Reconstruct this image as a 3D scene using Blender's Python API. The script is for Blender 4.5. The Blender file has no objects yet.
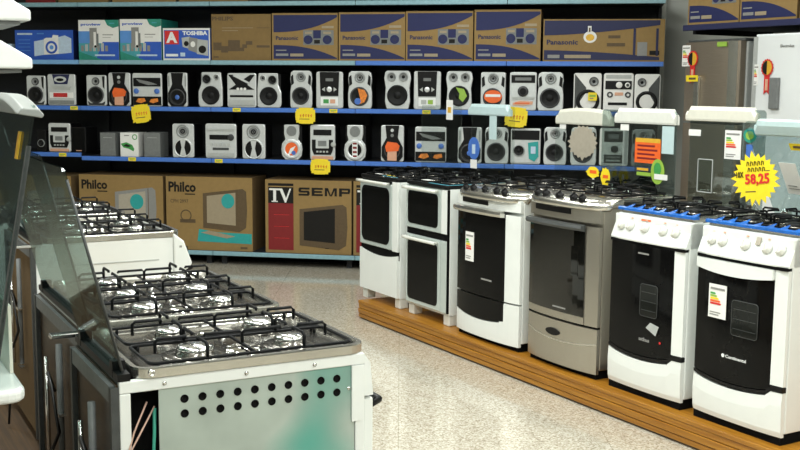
import bpy, bmesh, math, random
from math import sin, cos, pi, radians, atan, sqrt
from mathutils import Matrix, Vector
random.seed(7)
sc = bpy.context.scene
col = sc.collection

# ------------------------------------------------------------------ materials
MATS = {}
def mat(name, rgb, rough=.5, metal=0, noise=.06, scale=40, spec=.5, coat=0, stretch=None, bump=0):
    if name in MATS: return MATS[name]
    m = bpy.data.materials.new(name); m.use_nodes = True
    nt = m.node_tree; b = nt.nodes['Principled BSDF']
    tc = nt.nodes.new('ShaderNodeTexCoord'); no = nt.nodes.new('ShaderNodeTexNoise')
    no.inputs['Scale'].default_value = scale; no.inputs['Detail'].default_value = 3
    if stretch:
        mp = nt.nodes.new('ShaderNodeMapping'); mp.inputs['Scale'].default_value = stretch
        nt.links.new(tc.outputs['Object'], mp.inputs['Vector']); nt.links.new(mp.outputs['Vector'], no.inputs['Vector'])
    else:
        nt.links.new(tc.outputs['Object'], no.inputs['Vector'])
    cr = nt.nodes.new('ShaderNodeValToRGB')
    cr.color_ramp.elements[0].position = .3; cr.color_ramp.elements[1].position = .7
    cr.color_ramp.elements[0].color = (*[c*(1-noise) for c in rgb], 1)
    cr.color_ramp.elements[1].color = (*[min(1, c*(1+noise)) for c in rgb], 1)
    nt.links.new(no.outputs['Fac'], cr.inputs['Fac']); nt.links.new(cr.outputs['Color'], b.inputs['Base Color'])
    b.inputs['Roughness'].default_value = rough; b.inputs['Metallic'].default_value = metal
    b.inputs['Specular IOR Level'].default_value = spec; b.inputs['Coat Weight'].default_value = coat
    if bump:
        bp = nt.nodes.new('ShaderNodeBump'); bp.inputs['Strength'].default_value = bump; bp.inputs['Distance'].default_value = .002
        nt.links.new(no.outputs['Fac'], bp.inputs['Height']); nt.links.new(bp.outputs['Normal'], b.inputs['Normal'])
    MATS[name] = m; return m

def glass(name, tint, refl=.06, rough=.02):
    """tinted see-through pane: light passes through with a tint, surface reflects by Fresnel"""
    m = bpy.data.materials.new(name); m.use_nodes = True; nt = m.node_tree
    nt.nodes.clear()
    out = nt.nodes.new('ShaderNodeOutputMaterial'); mx = nt.nodes.new('ShaderNodeMixShader')
    tr = nt.nodes.new('ShaderNodeBsdfTransparent'); gl = nt.nodes.new('ShaderNodeBsdfGlossy'); fr = nt.nodes.new('ShaderNodeLayerWeight')
    no = nt.nodes.new('ShaderNodeTexNoise'); no.inputs['Scale'].default_value = 9
    ad = nt.nodes.new('ShaderNodeMath'); ad.operation = 'MULTIPLY_ADD'; ad.inputs[1].default_value = .02; ad.inputs[2].default_value = rough
    nt.links.new(no.outputs['Fac'], ad.inputs[0]); nt.links.new(ad.outputs[0], gl.inputs['Roughness'])
    tr.inputs['Color'].default_value = (*tint, 1); gl.inputs['Color'].default_value = (.9, .95, .95, 1)
    fr.inputs['Blend'].default_value = .5
    pw = nt.nodes.new('ShaderNodeMath'); pw.operation = 'POWER'; pw.inputs[1].default_value = 4
    sc_ = nt.nodes.new('ShaderNodeMath'); sc_.operation = 'MULTIPLY_ADD'; sc_.inputs[1].default_value = .55; sc_.inputs[2].default_value = refl
    nt.links.new(fr.outputs['Facing'], pw.inputs[0]); nt.links.new(pw.outputs[0], sc_.inputs[0]); nt.links.new(sc_.outputs[0], mx.inputs['Fac']); nt.links.new(tr.outputs[0], mx.inputs[1]); nt.links.new(gl.outputs[0], mx.inputs[2])
    nt.links.new(mx.outputs[0], out.inputs['Surface'])
    MATS[name] = m; return m

def terrazzo():
    m = bpy.data.materials.new('terrazzo'); m.use_nodes = True; nt = m.node_tree; b = nt.nodes['Principled BSDF']
    tc = nt.nodes.new('ShaderNodeTexCoord')
    v = nt.nodes.new('ShaderNodeTexVoronoi'); v.inputs['Scale'].default_value = 130
    nt.links.new(tc.outputs['Object'], v.inputs['Vector'])
    r = nt.nodes.new('ShaderNodeValToRGB'); e = r.color_ramp.elements
    e[0].position = 0; e[0].color = (.30, .25, .18, 1); e[1].position = 1; e[1].color = (.70, .67, .58, 1)
    for p, c in ((.22, (.43, .385, .30, 1)), (.5, (.52, .48, .395, 1)), (.75, (.58, .54, .455, 1))):
        x = e.new(p); x.color = c
    s = nt.nodes.new('ShaderNodeSeparateColor'); nt.links.new(v.outputs['Color'], s.inputs[0]); nt.links.new(s.outputs[0], r.inputs['Fac'])
    n = nt.nodes.new('ShaderNodeTexNoise'); n.inputs['Scale'].default_value = 1.3; nt.links.new(tc.outputs['Object'], n.inputs['Vector'])
    br = nt.nodes.new('ShaderNodeTexBrick'); br.offset = 0; br.inputs['Scale'].default_value = 1; br.inputs['Brick Width'].default_value = 1.0
    br.inputs['Row Height'].default_value = 1.0; br.inputs['Mortar Size'].default_value = .003
    br.inputs['Color1'].default_value = (1, 1, 1, 1); br.inputs['Color2'].default_value = (.96, .96, .96, 1); br.inputs['Mortar'].default_value = (.75, .74, .7, 1)
    nt.links.new(tc.outputs['Object'], br.inputs['Vector'])
    mx = nt.nodes.new('ShaderNodeMix'); mx.data_type = 'RGBA'; mx.blend_type = 'MULTIPLY'; mx.inputs['Factor'].default_value = 1
    nt.links.new(r.outputs['Color'], mx.inputs[6]); nt.links.new(br.outputs['Color'], mx.inputs[7]); nt.links.new(mx.outputs[2], b.inputs['Base Color'])
    ma = nt.nodes.new('ShaderNodeMapRange'); ma.inputs['To Min'].default_value = .04; ma.inputs['To Max'].default_value = .14
    nt.links.new(n.outputs['Fac'], ma.inputs['Value']); nt.links.new(ma.outputs[0], b.inputs['Roughness'])
    b.inputs['Specular IOR Level'].default_value = .75
    MATS['terrazzo'] = m; return m

def wood(name, c1, c2, rough=.35):
    m = bpy.data.materials.new(name); m.use_nodes = True; nt = m.node_tree; b = nt.nodes['Principled BSDF']
    tc = nt.nodes.new('ShaderNodeTexCoord'); mp = nt.nodes.new('ShaderNodeMapping'); mp.inputs['Scale'].default_value = (1.5, 40, 40)
    n = nt.nodes.new('ShaderNodeTexNoise'); n.inputs['Scale'].default_value = 2; n.inputs['Detail'].default_value = 5
    r = nt.nodes.new('ShaderNodeValToRGB'); r.color_ramp.elements[0].position = .35; r.color_ramp.elements[1].position = .65
    r.color_ramp.elements[0].color = (*c1, 1); r.color_ramp.elements[1].color = (*c2, 1)
    nt.links.new(tc.outputs['Object'], mp.inputs['Vector']); nt.links.new(mp.outputs['Vector'], n.inputs['Vector'])
    nt.links.new(n.outputs['Fac'], r.inputs['Fac']); nt.links.new(r.outputs['Color'], b.inputs['Base Color'])
    b.inputs['Roughness'].default_value = rough
    MATS[name] = m; return m

terrazzo(); wood('platform_wood', (.27, .105, .008), (.41, .185, .02)); wood('dark_wood', (.05, .03, .015), (.09, .05, .02), .6)
wood('brown_board', (.022, .014, .008), (.055, .032, .014), .35)
mat('white_enamel', (.76, .79, .77), .22, 0, .02, 8, coat=.2)
mat('white_plastic', (.72, .73, .68), .4, 0, .03)
mat('cream_plastic', (.72, .71, .62), .4, 0, .03)
mat('aqua_plastic', (.50, .64, .66), .35, 0, .03)
mat('grey_enamel', (.50, .56, .55), .3, 0, .03)
mat('visor_grey', (.27, .29, .28), .4, 0, .04)
mat('silver_glass', (.55, .62, .60), .12, .25, .03)
mat('stainless', (.50, .47, .41), .30, .9, .10, 30, stretch=(2, 60, 60))
mat('stainless_bright', (.66, .65, .60), .22, .95, .06, 20)
mat('chrome', (.86, .87, .86), .07, 1, .03, 20)
mat('aluminium', (.80, .81, .80), .2, 1, .05, 30)
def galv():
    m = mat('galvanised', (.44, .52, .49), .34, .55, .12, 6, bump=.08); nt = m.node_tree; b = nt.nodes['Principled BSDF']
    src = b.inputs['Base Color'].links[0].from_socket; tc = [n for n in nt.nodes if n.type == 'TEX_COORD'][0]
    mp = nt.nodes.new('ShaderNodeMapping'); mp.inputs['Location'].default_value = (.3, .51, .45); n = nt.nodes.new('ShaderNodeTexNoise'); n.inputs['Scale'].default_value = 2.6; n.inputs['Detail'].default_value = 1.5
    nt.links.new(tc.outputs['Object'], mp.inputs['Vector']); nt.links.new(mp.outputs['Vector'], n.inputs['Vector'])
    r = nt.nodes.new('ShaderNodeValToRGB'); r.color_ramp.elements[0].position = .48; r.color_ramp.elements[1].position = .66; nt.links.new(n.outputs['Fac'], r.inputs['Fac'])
    mx = nt.nodes.new('ShaderNodeMix'); mx.data_type = 'RGBA'; nt.links.new(r.outputs['Color'], mx.inputs['Factor']); nt.links.new(src, mx.inputs[6]); mx.inputs[7].default_value = (.12, .42, .36, 1)  # teal reflection painted into the sheet's colour as a noise patch
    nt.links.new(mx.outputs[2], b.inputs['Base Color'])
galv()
mat('tray_steel', (.22, .21, .19), .2, .9, .1, 12)
mat('black_glass', (.005, .005, .005), .05, 0, .2, 10, spec=.13); mat('mirror_glass', (.006, .006, .005), .04, 0, .2, 10, spec=.9)
mat('window_glass', (.010, .011, .010), .06, 0, .2, 10, spec=.3)
mat('black_plastic', (.005, .005, .0055), .4, 0, .2, spec=.25)
mat('black_iron', (.004, .0045, .005), .5, 0, .3, 60, spec=.14)
mat('black_void', (.004, .004, .004), .9, 0, .2, spec=.1)
mat('dark_grey', (.05, .055, .055), .45, 0, .15)
mat('mid_grey', (.17, .18, .18), .5, 0, .1)
mat('light_grey', (.42, .44, .43), .45, 0, .05)
mat('silver_plastic', (.76, .79, .80), .27, .38, .05)
mat('silver_dark', (.30, .32, .32), .35, .35, .06)
mat('speaker_cone', (.005, .0055, .006), .5, 0, .2, spec=.25)
mat('speaker_ring', (.045, .047, .05), .35, .2, .1)
mat('cone_grey', (.20, .21, .21), .45, .1, .1)
mat('shelf_blue', (.07, .19, .60), .35, 0, .06)
mat('shelf_blue_light', (.20, .42, .72), .35, 0, .06)
mat('shelf_cyan', (.24, .42, .49), .35, 0, .08)
mat('shelf_dark', (.012, .014, .018), .6, 0, .2)
mat('film_blue', (.015, .12, .46), .25, 0, .25, 30)
mat('film_cyan', (.10, .36, .46), .25, 0, .2, 30)
mat('cardboard', (.275, .175, .06), .75, 0, .05, 25)
mat('cardboard_dark', (.215, .135, .045), .75, 0, .06, 25)
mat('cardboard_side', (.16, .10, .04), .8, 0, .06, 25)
mat('ink_blue', (.006, .011, .080), .6, 0, .05)
mat('ink_navy', (.012, .016, .07), .6, 0, .05)
mat('ink_black', (.006, .005, .004), .6, 0, .1, spec=.3)
mat('ink_brown', (.10, .065, .03), .65, 0, .1)
mat('ink_grey', (.25, .25, .24), .6, 0, .05)
mat('ink_tan', (.33, .27, .18), .6, 0, .05)
mat('ink_red', (.20, .008, .010), .6, 0, .05)
mat('ink_bright_red', (.62, .02, .02), .5, 0, .05)
mat('ink_teal', (.02, .33, .32), .6, 0, .05)
mat('ink_white', (.80, .82, .82), .5, 0, .02)
mat('paper_white', (.80, .80, .78), .6, 0, .02)
mat('box_blue', (.025, .10, .50), .4, 0, .1, 6)
mat('box_sky', (.10, .28, .66), .4, 0, .12, 6)
mat('box_green', (.02, .26, .19), .45, 0, .15, 10)
mat('box_sea', (.06, .34, .40), .45, 0, .15, 10)
mat('box_ice', (.50, .63, .78), .45, 0, .08)
mat('orange', (.80, .13, .02), .45, 0, .06)
mat('amber', (.72, .22, .03), .4, 0, .25, 60)
mat('peach', (.66, .36, .24), .5, 0, .05)
mat('yellow', (.86, .66, .02), .5, 0, .04)
mat('lime', (.28, .46, .06), .5, 0, .08)
mat('green', (.05, .30, .07), .5, 0, .08)
mat('blue_print', (.06, .16, .52), .4, 0, .08)
mat('beige_card', (.40, .36, .29), .7, 0, .05)
mat('display_red', (.50, .03, .03), .3, 0, .2, 60)
mat('plaster', (.46, .48, .45), .8, 0, .06, 3)
mat('ceiling_white', (.80, .80, .77), .8, 0, .02, 3)
mat('fridge_steel', (.44, .375, .30), .35, .85, .06, 15, stretch=(1, 1, 30))
mat('fridge_white', (.78, .81, .82), .25, 0, .02, 5)
mat('cable_black', (.01, .01, .01), .4, 0, .2)
mat('wire_pink', (.55, .36, .28), .5, 0, .05)
mat('wire_green', (.05, .35, .25), .5, 0, .05)
mat('gold', (.72, .42, .04), .4, .1, .08)
glass('lid_glass', (.88, .91, .90), .04)
glass('lid_smoked', (.68, .74, .73), .12)
glass('lid_teal', (.66, .74, .74), .06); glass('lid_side', (.56, .66, .64), .05)

# ------------------------------------------------------------------ mesh builder
TXT = {}
def text_mesh(s, bold):
    k = (s, bold)
    if k not in TXT:
        c = bpy.data.curves.new('t', 'FONT'); c.body = s; c.size = 1; c.extrude = .5; c.offset = bold; c.resolution_u = 2
        o = bpy.data.objects.new('t', c); col.objects.link(o)
        me = bpy.data.meshes.new_from_object(o)
        vs = [v.co.copy() for v in me.vertices]; fs = [tuple(p.vertices) for p in me.polygons]
        bpy.data.objects.remove(o); bpy.data.curves.remove(c); bpy.data.meshes.remove(me)
        x0 = min(v.x for v in vs); x1 = max(v.x for v in vs); y0 = min(v.y for v in vs); y1 = max(v.y for v in vs)
        TXT[k] = ([((v.x-x0)/(x1-x0), (v.y-y0)/(y1-y0), v.z) for v in vs], fs)
    return TXT[k]

class G:
    def __init__(s): s.V = []; s.F = []; s.MI = []; s.SM = []; s.mats = []; s.T = None
    def mi(s, m):
        if m not in s.mats: s.mats.append(m)
        return s.mats.index(m)
    def add(s, vs, fs, m, smooth=False):
        b = len(s.V)
        s.V += [tuple(s.T @ Vector(v)) for v in vs] if s.T else [tuple(v) for v in vs]
        k = s.mi(m)
        for f in fs: s.F.append(tuple(b+i for i in f)); s.MI.append(k); s.SM.append(smooth)
        return s
    def box(s, x0, x1, y0, y1, z0, z1, m):
        v = [(x, y, z) for x in (x0, x1) for y in (y0, y1) for z in (z0, z1)]
        return s.add(v, [(0, 1, 3, 2), (4, 6, 7, 5), (0, 4, 5, 1), (2, 3, 7, 6), (0, 2, 6, 4), (1, 5, 7, 3)], m)
    def prism(s, pts, y0, y1, m):              # outline in x,z pushed along y
        n = len(pts); v = [(x, y0, z) for x, z in pts] + [(x, y1, z) for x, z in pts]
        f = [tuple(range(n)), tuple(range(2*n-1, n-1, -1))] + [(i, n+i, n+(i+1) % n, (i+1) % n) for i in range(n)]
        return s.add(v, f, m)
    def prismz(s, pts, z0, z1, m):             # outline in x,y pushed along z
        n = len(pts); v = [(x, y, z0) for x, y in pts] + [(x, y, z1) for x, y in pts]
        f = [tuple(range(n)), tuple(range(2*n-1, n-1, -1))] + [(i, n+i, n+(i+1) % n, (i+1) % n) for i in range(n)]
        return s.add(v, f, m)
    def loft(s, xs, fn, m, smooth=False):      # closed y,z profile swept along x
        P = [[(x, y, z) for y, z in fn(x)] for x in xs]; n = len(P[0])
        v = [p for r in P for p in r]; f = []
        for i in range(len(xs)-1):
            for j in range(n): f.append((i*n+j, i*n+(j+1) % n, (i+1)*n+(j+1) % n, (i+1)*n+j))
        f += [tuple(range(n-1, -1, -1)), tuple((len(xs)-1)*n+j for j in range(n))]
        return s.add(v, f, m, smooth)
    def lathe(s, prof, c, m, axis='y', n=20, smooth=True):   # profile of (radius, height)
        v = []; f = []; k = len(prof)
        for i in range(n):
            a = 2*pi*i/n
            for r, h in prof:
                r = max(r, 1e-5)
                v.append((c[0]+r*cos(a), c[1]+h, c[2]+r*sin(a)) if axis == 'y' else (c[0]+r*cos(a), c[1]+r*sin(a), c[2]+h))
        for i in range(n):
            j = (i+1) % n
            for q in range(k-1): f.append((i*k+q, i*k+q+1, j*k+q+1, j*k+q))
        return s.add(v, f, m, smooth)
    def tube(s, pts, r, m, n=6, closed=False):
        P = [Vector(p) for p in pts]; v = []; f = []; L = len(P)
        up = Vector((.13, .27, .95)).normalized()
        for i, p in enumerate(P):
            a = P[i-1] if (i > 0 or closed) else p; b = P[(i+1) % L] if (i < L-1 or closed) else p
            d = (b-a).normalized(); x = d.cross(up)
            if x.length < .1: x = d.cross(Vector((1, .1, 0)))
            x.normalize(); y = d.cross(x)
            v += [p + x*r*cos(2*pi*k/n) + y*r*sin(2*pi*k/n) for k in range(n)]
        for i in range(L if closed else L-1):
            j = (i+1) % L
            for k in range(n): f.append((i*n+k, i*n+(k+1) % n, j*n+(k+1) % n, j*n+k))
        if not closed: f += [tuple(range(n)), tuple((L-1)*n+k for k in range(n-1, -1, -1))]
        return s.add(v, f, m, True)
    def text(s, t, x0, x1, z0, z1, y, m, bold=.02, th=.0015):
        vs, fs = text_mesh(t, bold)
        return s.add([(x0+a*(x1-x0), y-th/2-c*th, z0+b*(z1-z0)) for a, b, c in vs], fs, m)
    def rect(s, x0, x1, z0, z1, y, m, th=.0015): return s.box(x0, x1, y-th, y, z0, z1, m)
    def disc(s, cx, cz, rx, rz, y, m, th=.0015, n=24): return s.prism(ell(cx, cz, rx, rz, n), y-th, y, m)
    def poly(s, pts, y, m, th=.0015): return s.prism(pts, y-th, y, m)
    def driver(s, cx, cz, r, y, ring='speaker_ring', cone='speaker_cone', cap='speaker_cone', n=24):
        s.lathe([(r, 0), (r, -.007), (r*.93, -.011), (r*.82, -.009)], (cx, y, cz), ring, n=n)
        s.lathe([(r*.83, -.0095), (r*.74, -.007), (r*.35, -.001), (0, -.0008)], (cx, y, cz), cone, n=n)
        return s.lathe([(r*.36, -.0008), (r*.28, -.006), (r*.14, -.009), (0, -.010)], (cx, y, cz), cap, n=14)
    def tray(s, x0, x1, y0, y1, r, z0, z1, inset, zf, m, mf=None):
        lo = rr(x0, x1, y0, y1, r); li = rr(x0+inset, x1-inset, y0+inset, y1-inset, max(r-inset, .004)); lf = rr(x0+inset+.012, x1-inset-.012, y0+inset+.012, y1-inset-.012, max(r-inset, .004))
        n = len(lo); v = [(x, y, z0) for x, y in lo]+[(x, y, z1-.004) for x, y in lo]+[(x*.997+.003*(x0+x1)/2, y*.997+.003*(y0+y1)/2, z1) for x, y in lo]+[(x, y, z1) for x, y in li]+[(x, y, zf) for x, y in lf]
        f = []
        for k in range(4):
            for i in range(n): f.append((k*n+i, k*n+(i+1) % n, (k+1)*n+(i+1) % n, (k+1)*n+i))
        f.append(tuple(range(n)))
        s.add(v, f, m)
        return s.add([(x, y, zf) for x, y in lf], [tuple(range(n))], mf or m)
    def build(s, name, parent=None, bevel=0, seg=2):
        me = bpy.data.meshes.new(name); me.from_pydata(s.V, [], s.F)
        for m in s.mats: me.materials.append(MATS[m])
        me.polygons.foreach_set('material_index', s.MI); me.polygons.foreach_set('use_smooth', s.SM)
        bm = bmesh.new(); bm.from_mesh(me); bmesh.ops.recalc_face_normals(bm, faces=bm.faces); bm.to_mesh(me); bm.free(); me.update()
        o = bpy.data.objects.new(name, me); col.objects.link(o)
        if parent: o.parent = parent
        if bevel:
            b = o.modifiers.new('bevel', 'BEVEL'); b.width = bevel; b.segments = seg; b.limit_method = 'ANGLE'; b.angle_limit = radians(40)
        return o

def rr(x0, x1, y0, y1, r, n=4):
    o = []
    for cx, cy, a in ((x1-r, y0+r, -90), (x1-r, y1-r, 0), (x0+r, y1-r, 90), (x0+r, y0+r, 180)):
        o += [(cx+r*cos(radians(a+90*k/n)), cy+r*sin(radians(a+90*k/n))) for k in range(n+1)]
    return o
def ell(cx, cz, rx, rz, n=24): return [(cx+rx*cos(2*pi*i/n), cz+rz*sin(2*pi*i/n)) for i in range(n)]
def star(cx, cz, r1x, r1z, q, n, seed=1, jit=.12):
    R = random.Random(seed); o = []
    for i in range(2*n):
        k = (1-jit*R.random()) if i % 2 == 0 else q
        o.append((cx+r1x*k*cos(pi*i/n), cz+r1z*k*sin(pi*i/n)))
    return o
def lin(a, b, n): return [a+(b-a)*i/(n-1) for i in range(n)]
def tag(o, label, cat, group=None, kind=None):
    if label: o['label'] = label
    if cat: o['category'] = cat
    if group: o['group'] = group
    if kind: o['kind'] = kind
    return o
def thing(name, label, cat, loc=(0, 0, 0), rz=0, group=None):
    o = bpy.data.objects.new(name, None); col.objects.link(o); o.empty_display_size = .1
    o.location = loc; o.rotation_euler = (0, 0, rz)
    return tag(o, label, cat, group)
def place(o, loc, rz): o.location = loc; o.rotation_euler = (0, 0, rz); return o

# ------------------------------------------------------------------ frames of the place (metres; camera stands over the origin)
A1, A2, B = radians(28.3), radians(30.4), radians(10)
U1, V1 = Vector((-sin(A1), cos(A1), 0)), Vector((cos(A1), sin(A1), 0))     # left stove row: along, across
U2, V2 = Vector((-sin(A2), cos(A2), 0)), Vector((cos(A2), sin(A2), 0))     # right stove row
SX, SN = Vector((cos(B), -sin(B), 0)), Vector((sin(B), cos(B), 0))         # back shelves: along, into
def rowL(s, t, z=0): return U1*s+V1*t+Vector((0, 0, z))
def rowR(s, t, z=0): return U2*s+V2*t+Vector((0, 0, z))
def shf(a, d, z=0): return SX*a+SN*d+Vector((0, 0, z))
RZL, RZR, RZS = pi/2+A1, A2-pi/2, -B

# ------------------------------------------------------------------ setting
def struct(o): o['kind'] = 'structure'; return o
struct(G().box(-9, 9, -4, 14, -.1, 0, 'terrazzo').build('floor'))
struct(G().box(-9, -8.9, -4, 14, 0, 3.6, 'plaster').build('wall_left')); struct(G().box(-8.9, 9, -4, -3.9, 0, 3.6, 'plaster').build('wall_front'))
struct(G().box(-9, 9, -4, 14, 3.6, 3.7, 'ceiling_white').build('ceiling'))
w = G().box(-7, .75, 0, .1, 0, 3.6, 'plaster').build('wall_back'); place(w, shf(0, 10.25), RZS); struct(w)
w = G().box(-8.0, 3.0, 0, .1, 0, 3.6, 'plaster').build('wall_right'); place(w, rowR(0, 7.12), RZR); struct(w)

# ------------------------------------------------------------------ back shelving
UB = [-6.10, -4.76, -3.47, -2.11, -.76, .58]
ULAB = ['blue and black shelving unit at the far left, behind the row of glass lids', 'blue and black shelving unit holding two white and blue cartons and the plain grey boxes',
        'blue and black shelving unit above the television cartons on the bottom shelf', 'blue and black shelving unit standing directly behind the two farthest right-hand stoves',
        'blue and black shelving unit at the right end, beside the grey wall']
D0 = 9.60
for i in range(5):
    a0, a1 = UB[i], UB[i+1]; w = a1-a0
    u = thing('shelving_unit', ULAB[i], 'shelf', shf((a0+a1)/2, D0), RZS, 'shelving units along the back')
    h = w/2
    G().box(-h, h, .60, .62, 0, 2.95, 'shelf_dark').build('back_panel', u)
    for x in (-h, h-.03): G().box(x, x+.03, .54, .60, 0, 2.95, 'shelf_dark').build('upright', u)
    zs = [(.132, 'shelf_cyan'), (1.0 if i else 1.03, 'shelf_blue'), (1.472, 'shelf_blue'), (1.9, 'shelf_cyan' if i in (1, 2) else ('shelf_blue_light' if i == 0 else 'shelf_blue')), (2.43, 'shelf_cyan')]
    for z, m in zs:
        s_ = G().box(-h+.002, h-.002, .004, .60, z-.03, z, 'shelf_dark').build('shelf', u)
        G().loft([-h+.003, h-.003], lambda x: [(0, z-.041), (-.006, z-.036), (-.006, z-.006), (0, z), (.004, z), (.004, z-.041)], m).build('shelf_edge', s_)
    G().box(-h, h, .38, .40, 0, .10, 'black_void').build('base', u)
    for x in (-h+.05, h-.1): G().box(x, x+.05, .1, .15, 0, .10, 'shelf_dark').build('foot', u)

# small yellow price tags clipped on shelf edges
def ptag(a, z, label, w=.075, h=.034):
    g = G().prism(rr(-w/2, w/2, -h/2, h/2, .004), -.0035, -.0005, 'yellow')
    g.rect(-w*.35, w*.35, -h*.05, h*.22, -.0035, 'lime', .0006); g.rect(-w*.3, w*.1, -h*.3, -h*.15, -.0035, 'ink_tan', .0006)
    o = g.build('price_tag'); tag(o, label, 'price tag', 'small price tags on the shelf edges'); place(o, shf(a, D0-.0065, z), RZS)
for a, z, l in ((-4.82, 1.451, 'small yellow price tag on blue edge right of the curved top silver stereo'),
                (-3.22, 1.451, 'small yellow price tag under the stereo with the black cross top'),
                (-2.31, 1.451, 'small yellow price tag under the black fronted stereo with green and peach stickers'),
                (-1.46, 1.451, 'small yellow price tag under the upper black fronted stereo with a green label'),
                (-4.95, 1.009, 'small yellow price tag at far left on the lower blue shelf'),
                (-4.25, .979, 'small yellow price tag under the white box with green picture'),
                (-3.40, .979, 'small yellow price tag under the silver stereo with a black slot and knob')):
    ptag(a, z, l)
# starburst price signs hanging on shelf edges
def burst(a, z, label, w=.23, h=.21, seed=1, tilt=0, d=-.012):
    g = G(); g.T = Matrix.Rotation(tilt, 4, 'Y')
    g.prism([(max(-.42*w, min(.42*w, x*1.0))*1.05+.09*x, max(-.42*h, min(.42*h, z*1.0))*1.05+.09*z) for x, z in star(0, 0, w*.58, h*.58, .80, 21, seed, .16)], -.002, 0, 'yellow')
    for k in range(5):   # hand written price strokes, too small to read
        x = -w*.26+k*w*.13
        g.tube([(x, -.003, h*.02), (x+w*.05, -.003, h*.1), (x+w*.03, -.003, -h*.08)], .003, 'ink_bright_red' if k % 2 else 'orange', 5)
    g.rect(-w*.3, w*.2, -h*.22, -h*.18, -.002, 'ink_brown', .0006)
    o = g.build('price_sign'); tag(o, label, 'price sign', 'yellow price signs on the shelf edges'); place(o, shf(a, D0+d, z), RZS)
burst(-4.15, 1.405, 'tilted yellow starburst price sign under the stereo with blue knobs, upper shelf', .19, .175, 1, -.12)
burst(-2.57, 1.405, 'yellow starburst price sign on upper shelf edge under an all black woofer speaker', .19, .15, 2)
burst(-2.43, .945, 'yellow starburst price sign on lower shelf edge above the carton with red panel', .19, .145, 3)
burst(-.664, 1.415, 'yellow starburst price sign right of the pale blue lid bar', .20, .18, 4, .1)
ptag(-.01, 1.60, 'yellow price tag between the white faced speaker and the white stereo', .075, .07)

# ------------------------------------------------------------------ stereo equipment
def device(name, label, cat, a, w, h, z, spec, group, d=.26, front='silver_plastic', outline=None, side='black_plastic', dz=D0+.03, bev=.008):
    o = thing(name, label, cat, shf(a, dz, z), RZS, group)
    pts = outline(w, h) if outline else rr(-w/2, w/2, 0, h, min(.02, w*.1))
    g = G().prism(pts, 0, .025, front); g.box(-w*.46, w*.46, .0252, d, .004, h*.98, side)
    g.build('cabinet', o, bev)
    for pn, items in spec:
        g = G()
        for it in items:
            k = it[0]
            if k == 'drv': g.driver(it[1]*w, it[2]*h, it[3]*w, 0, *(it[4:]))
            elif k == 'disc': g.disc(it[1]*w, it[2]*h, it[3]*w, it[4]*h, -.0005, it[5], it[6] if len(it) > 6 else .004)
            elif k == 'cir': g.disc(it[1]*w, it[2]*h, it[3]*w, it[3]*w, -.0005, it[4], it[5] if len(it) > 5 else .004)
            elif k == 'ring':
                r, q = it[3]*w, it[4]*w
                g.lathe([(r, 0), (r, -.006), (r-q*.3, -.009), (r-q*.7, -.009), (r-q, -.006), (r-q, 0)], (it[1]*w, 0, it[2]*h), it[5], n=26)
            elif k == 'rect': g.prism(rr(it[1]*w, it[2]*w, it[3]*h, it[4]*h, .003), -(it[6] if len(it) > 6 else .004), -.0003, it[5])
            elif k == 'poly': g.prism([(x*w, y*h) for x, y in it[1]], -(it[3] if len(it) > 3 else .004), -.0003, it[2])
            elif k == 'knob': g.lathe([(it[3]*w, 0), (it[3]*w, -.012), (it[3]*w*.8, -.015), (0, -.015)], (it[1]*w, 0, it[2]*h), it[4], n=16)
        g.build(pn, o)
    return o
# -- speaker faces
def spA(): return [('tweeter', [('drv', -.02, .80, .19, 'speaker_ring', 'cone_grey')]), ('woofer', [('drv', -.03, .36, .40)]), ('port', [('poly', [(.30, .96), (.42, .96), (.40, .55), (.33, .62)], 'black_plastic')]), ('foot_trim', [('poly', [(-.38, .03), (.38, .03), (.44, .16), (.28, .09), (-.28, .09), (-.44, .16)], 'speaker_ring')])]
def spB(st, lab): return [('grille', [('poly', [(-.30, .99), (.30, .99), (.24, .66), (.46, .40), (.46, .14), (.30, .02), (-.30, .02), (-.46, .14), (-.46, .40), (-.24, .66)], 'black_plastic', .008)]),
                          ('woofer', [('drv', 0, .30, .36)]), ('tweeter', [('cir', 0, .86, .07, 'silver_plastic', .011), ('cir', 0, .72, .07, 'cone_grey', .011)]),
                          ('sticker', [('poly', [(-.20, .55), (.20, .52), (.33, .44), (.27, .30), (-.25, .27), (-.30, .42)], st, .0155), ('rect', -.2, .2, .03, .30, lab, .013)])]
def spB0(): return [('grille', [('poly', [(-.30, .99), (.30, .99), (.24, .66), (.46, .40), (.46, .14), (.30, .02), (-.30, .02), (-.46, .14), (-.46, .40), (-.24, .66)], 'black_plastic', .006)]), ('woofer', [('drv', 0, .28, .40, 'speaker_ring', 'speaker_cone', 'blue_print')]), ('trim_slot', [('rect', -.44, -.38, .6, .9, 'silver_dark')]), ('trim_slot', [('rect', .38, .44, .6, .9, 'silver_dark')])]  # blue cap colour paints in the shine on the black woofer
def olC(m):
    def f(w, h):
        p = [(-.36, 1), (.44, 1), (.5, .55), (.5, .03), (.40, 0), (-.44, 0), (-.5, .10), (-.5, .45), (-.38, .66)]
        p = [(x*m*w, z*h) for x, z in p]
        return p if m > 0 else p[::-1]
    return f
def spC(m): return [('tweeter', [('drv', -.14*m, .80, .20, 'silver_dark', 'speaker_cone')]), ('woofer', [('drv', .02*m, .34, .37, 'speaker_cone')]), ('small_driver', [('drv', .26*m, .85, .13, 'silver_plastic', 'cone_grey')])]
def olD(w, h): return [(x*w, z*h) for x, z in ((-.46, 0), (.46, 0), (.5, .10), (.5, .42), (.46, .60), (.5, .78), (.47, .95), (.36, 1), (-.36, 1), (-.47, .95), (-.5, .78), (-.46, .60), (-.5, .42), (-.5, .10))]
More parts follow.
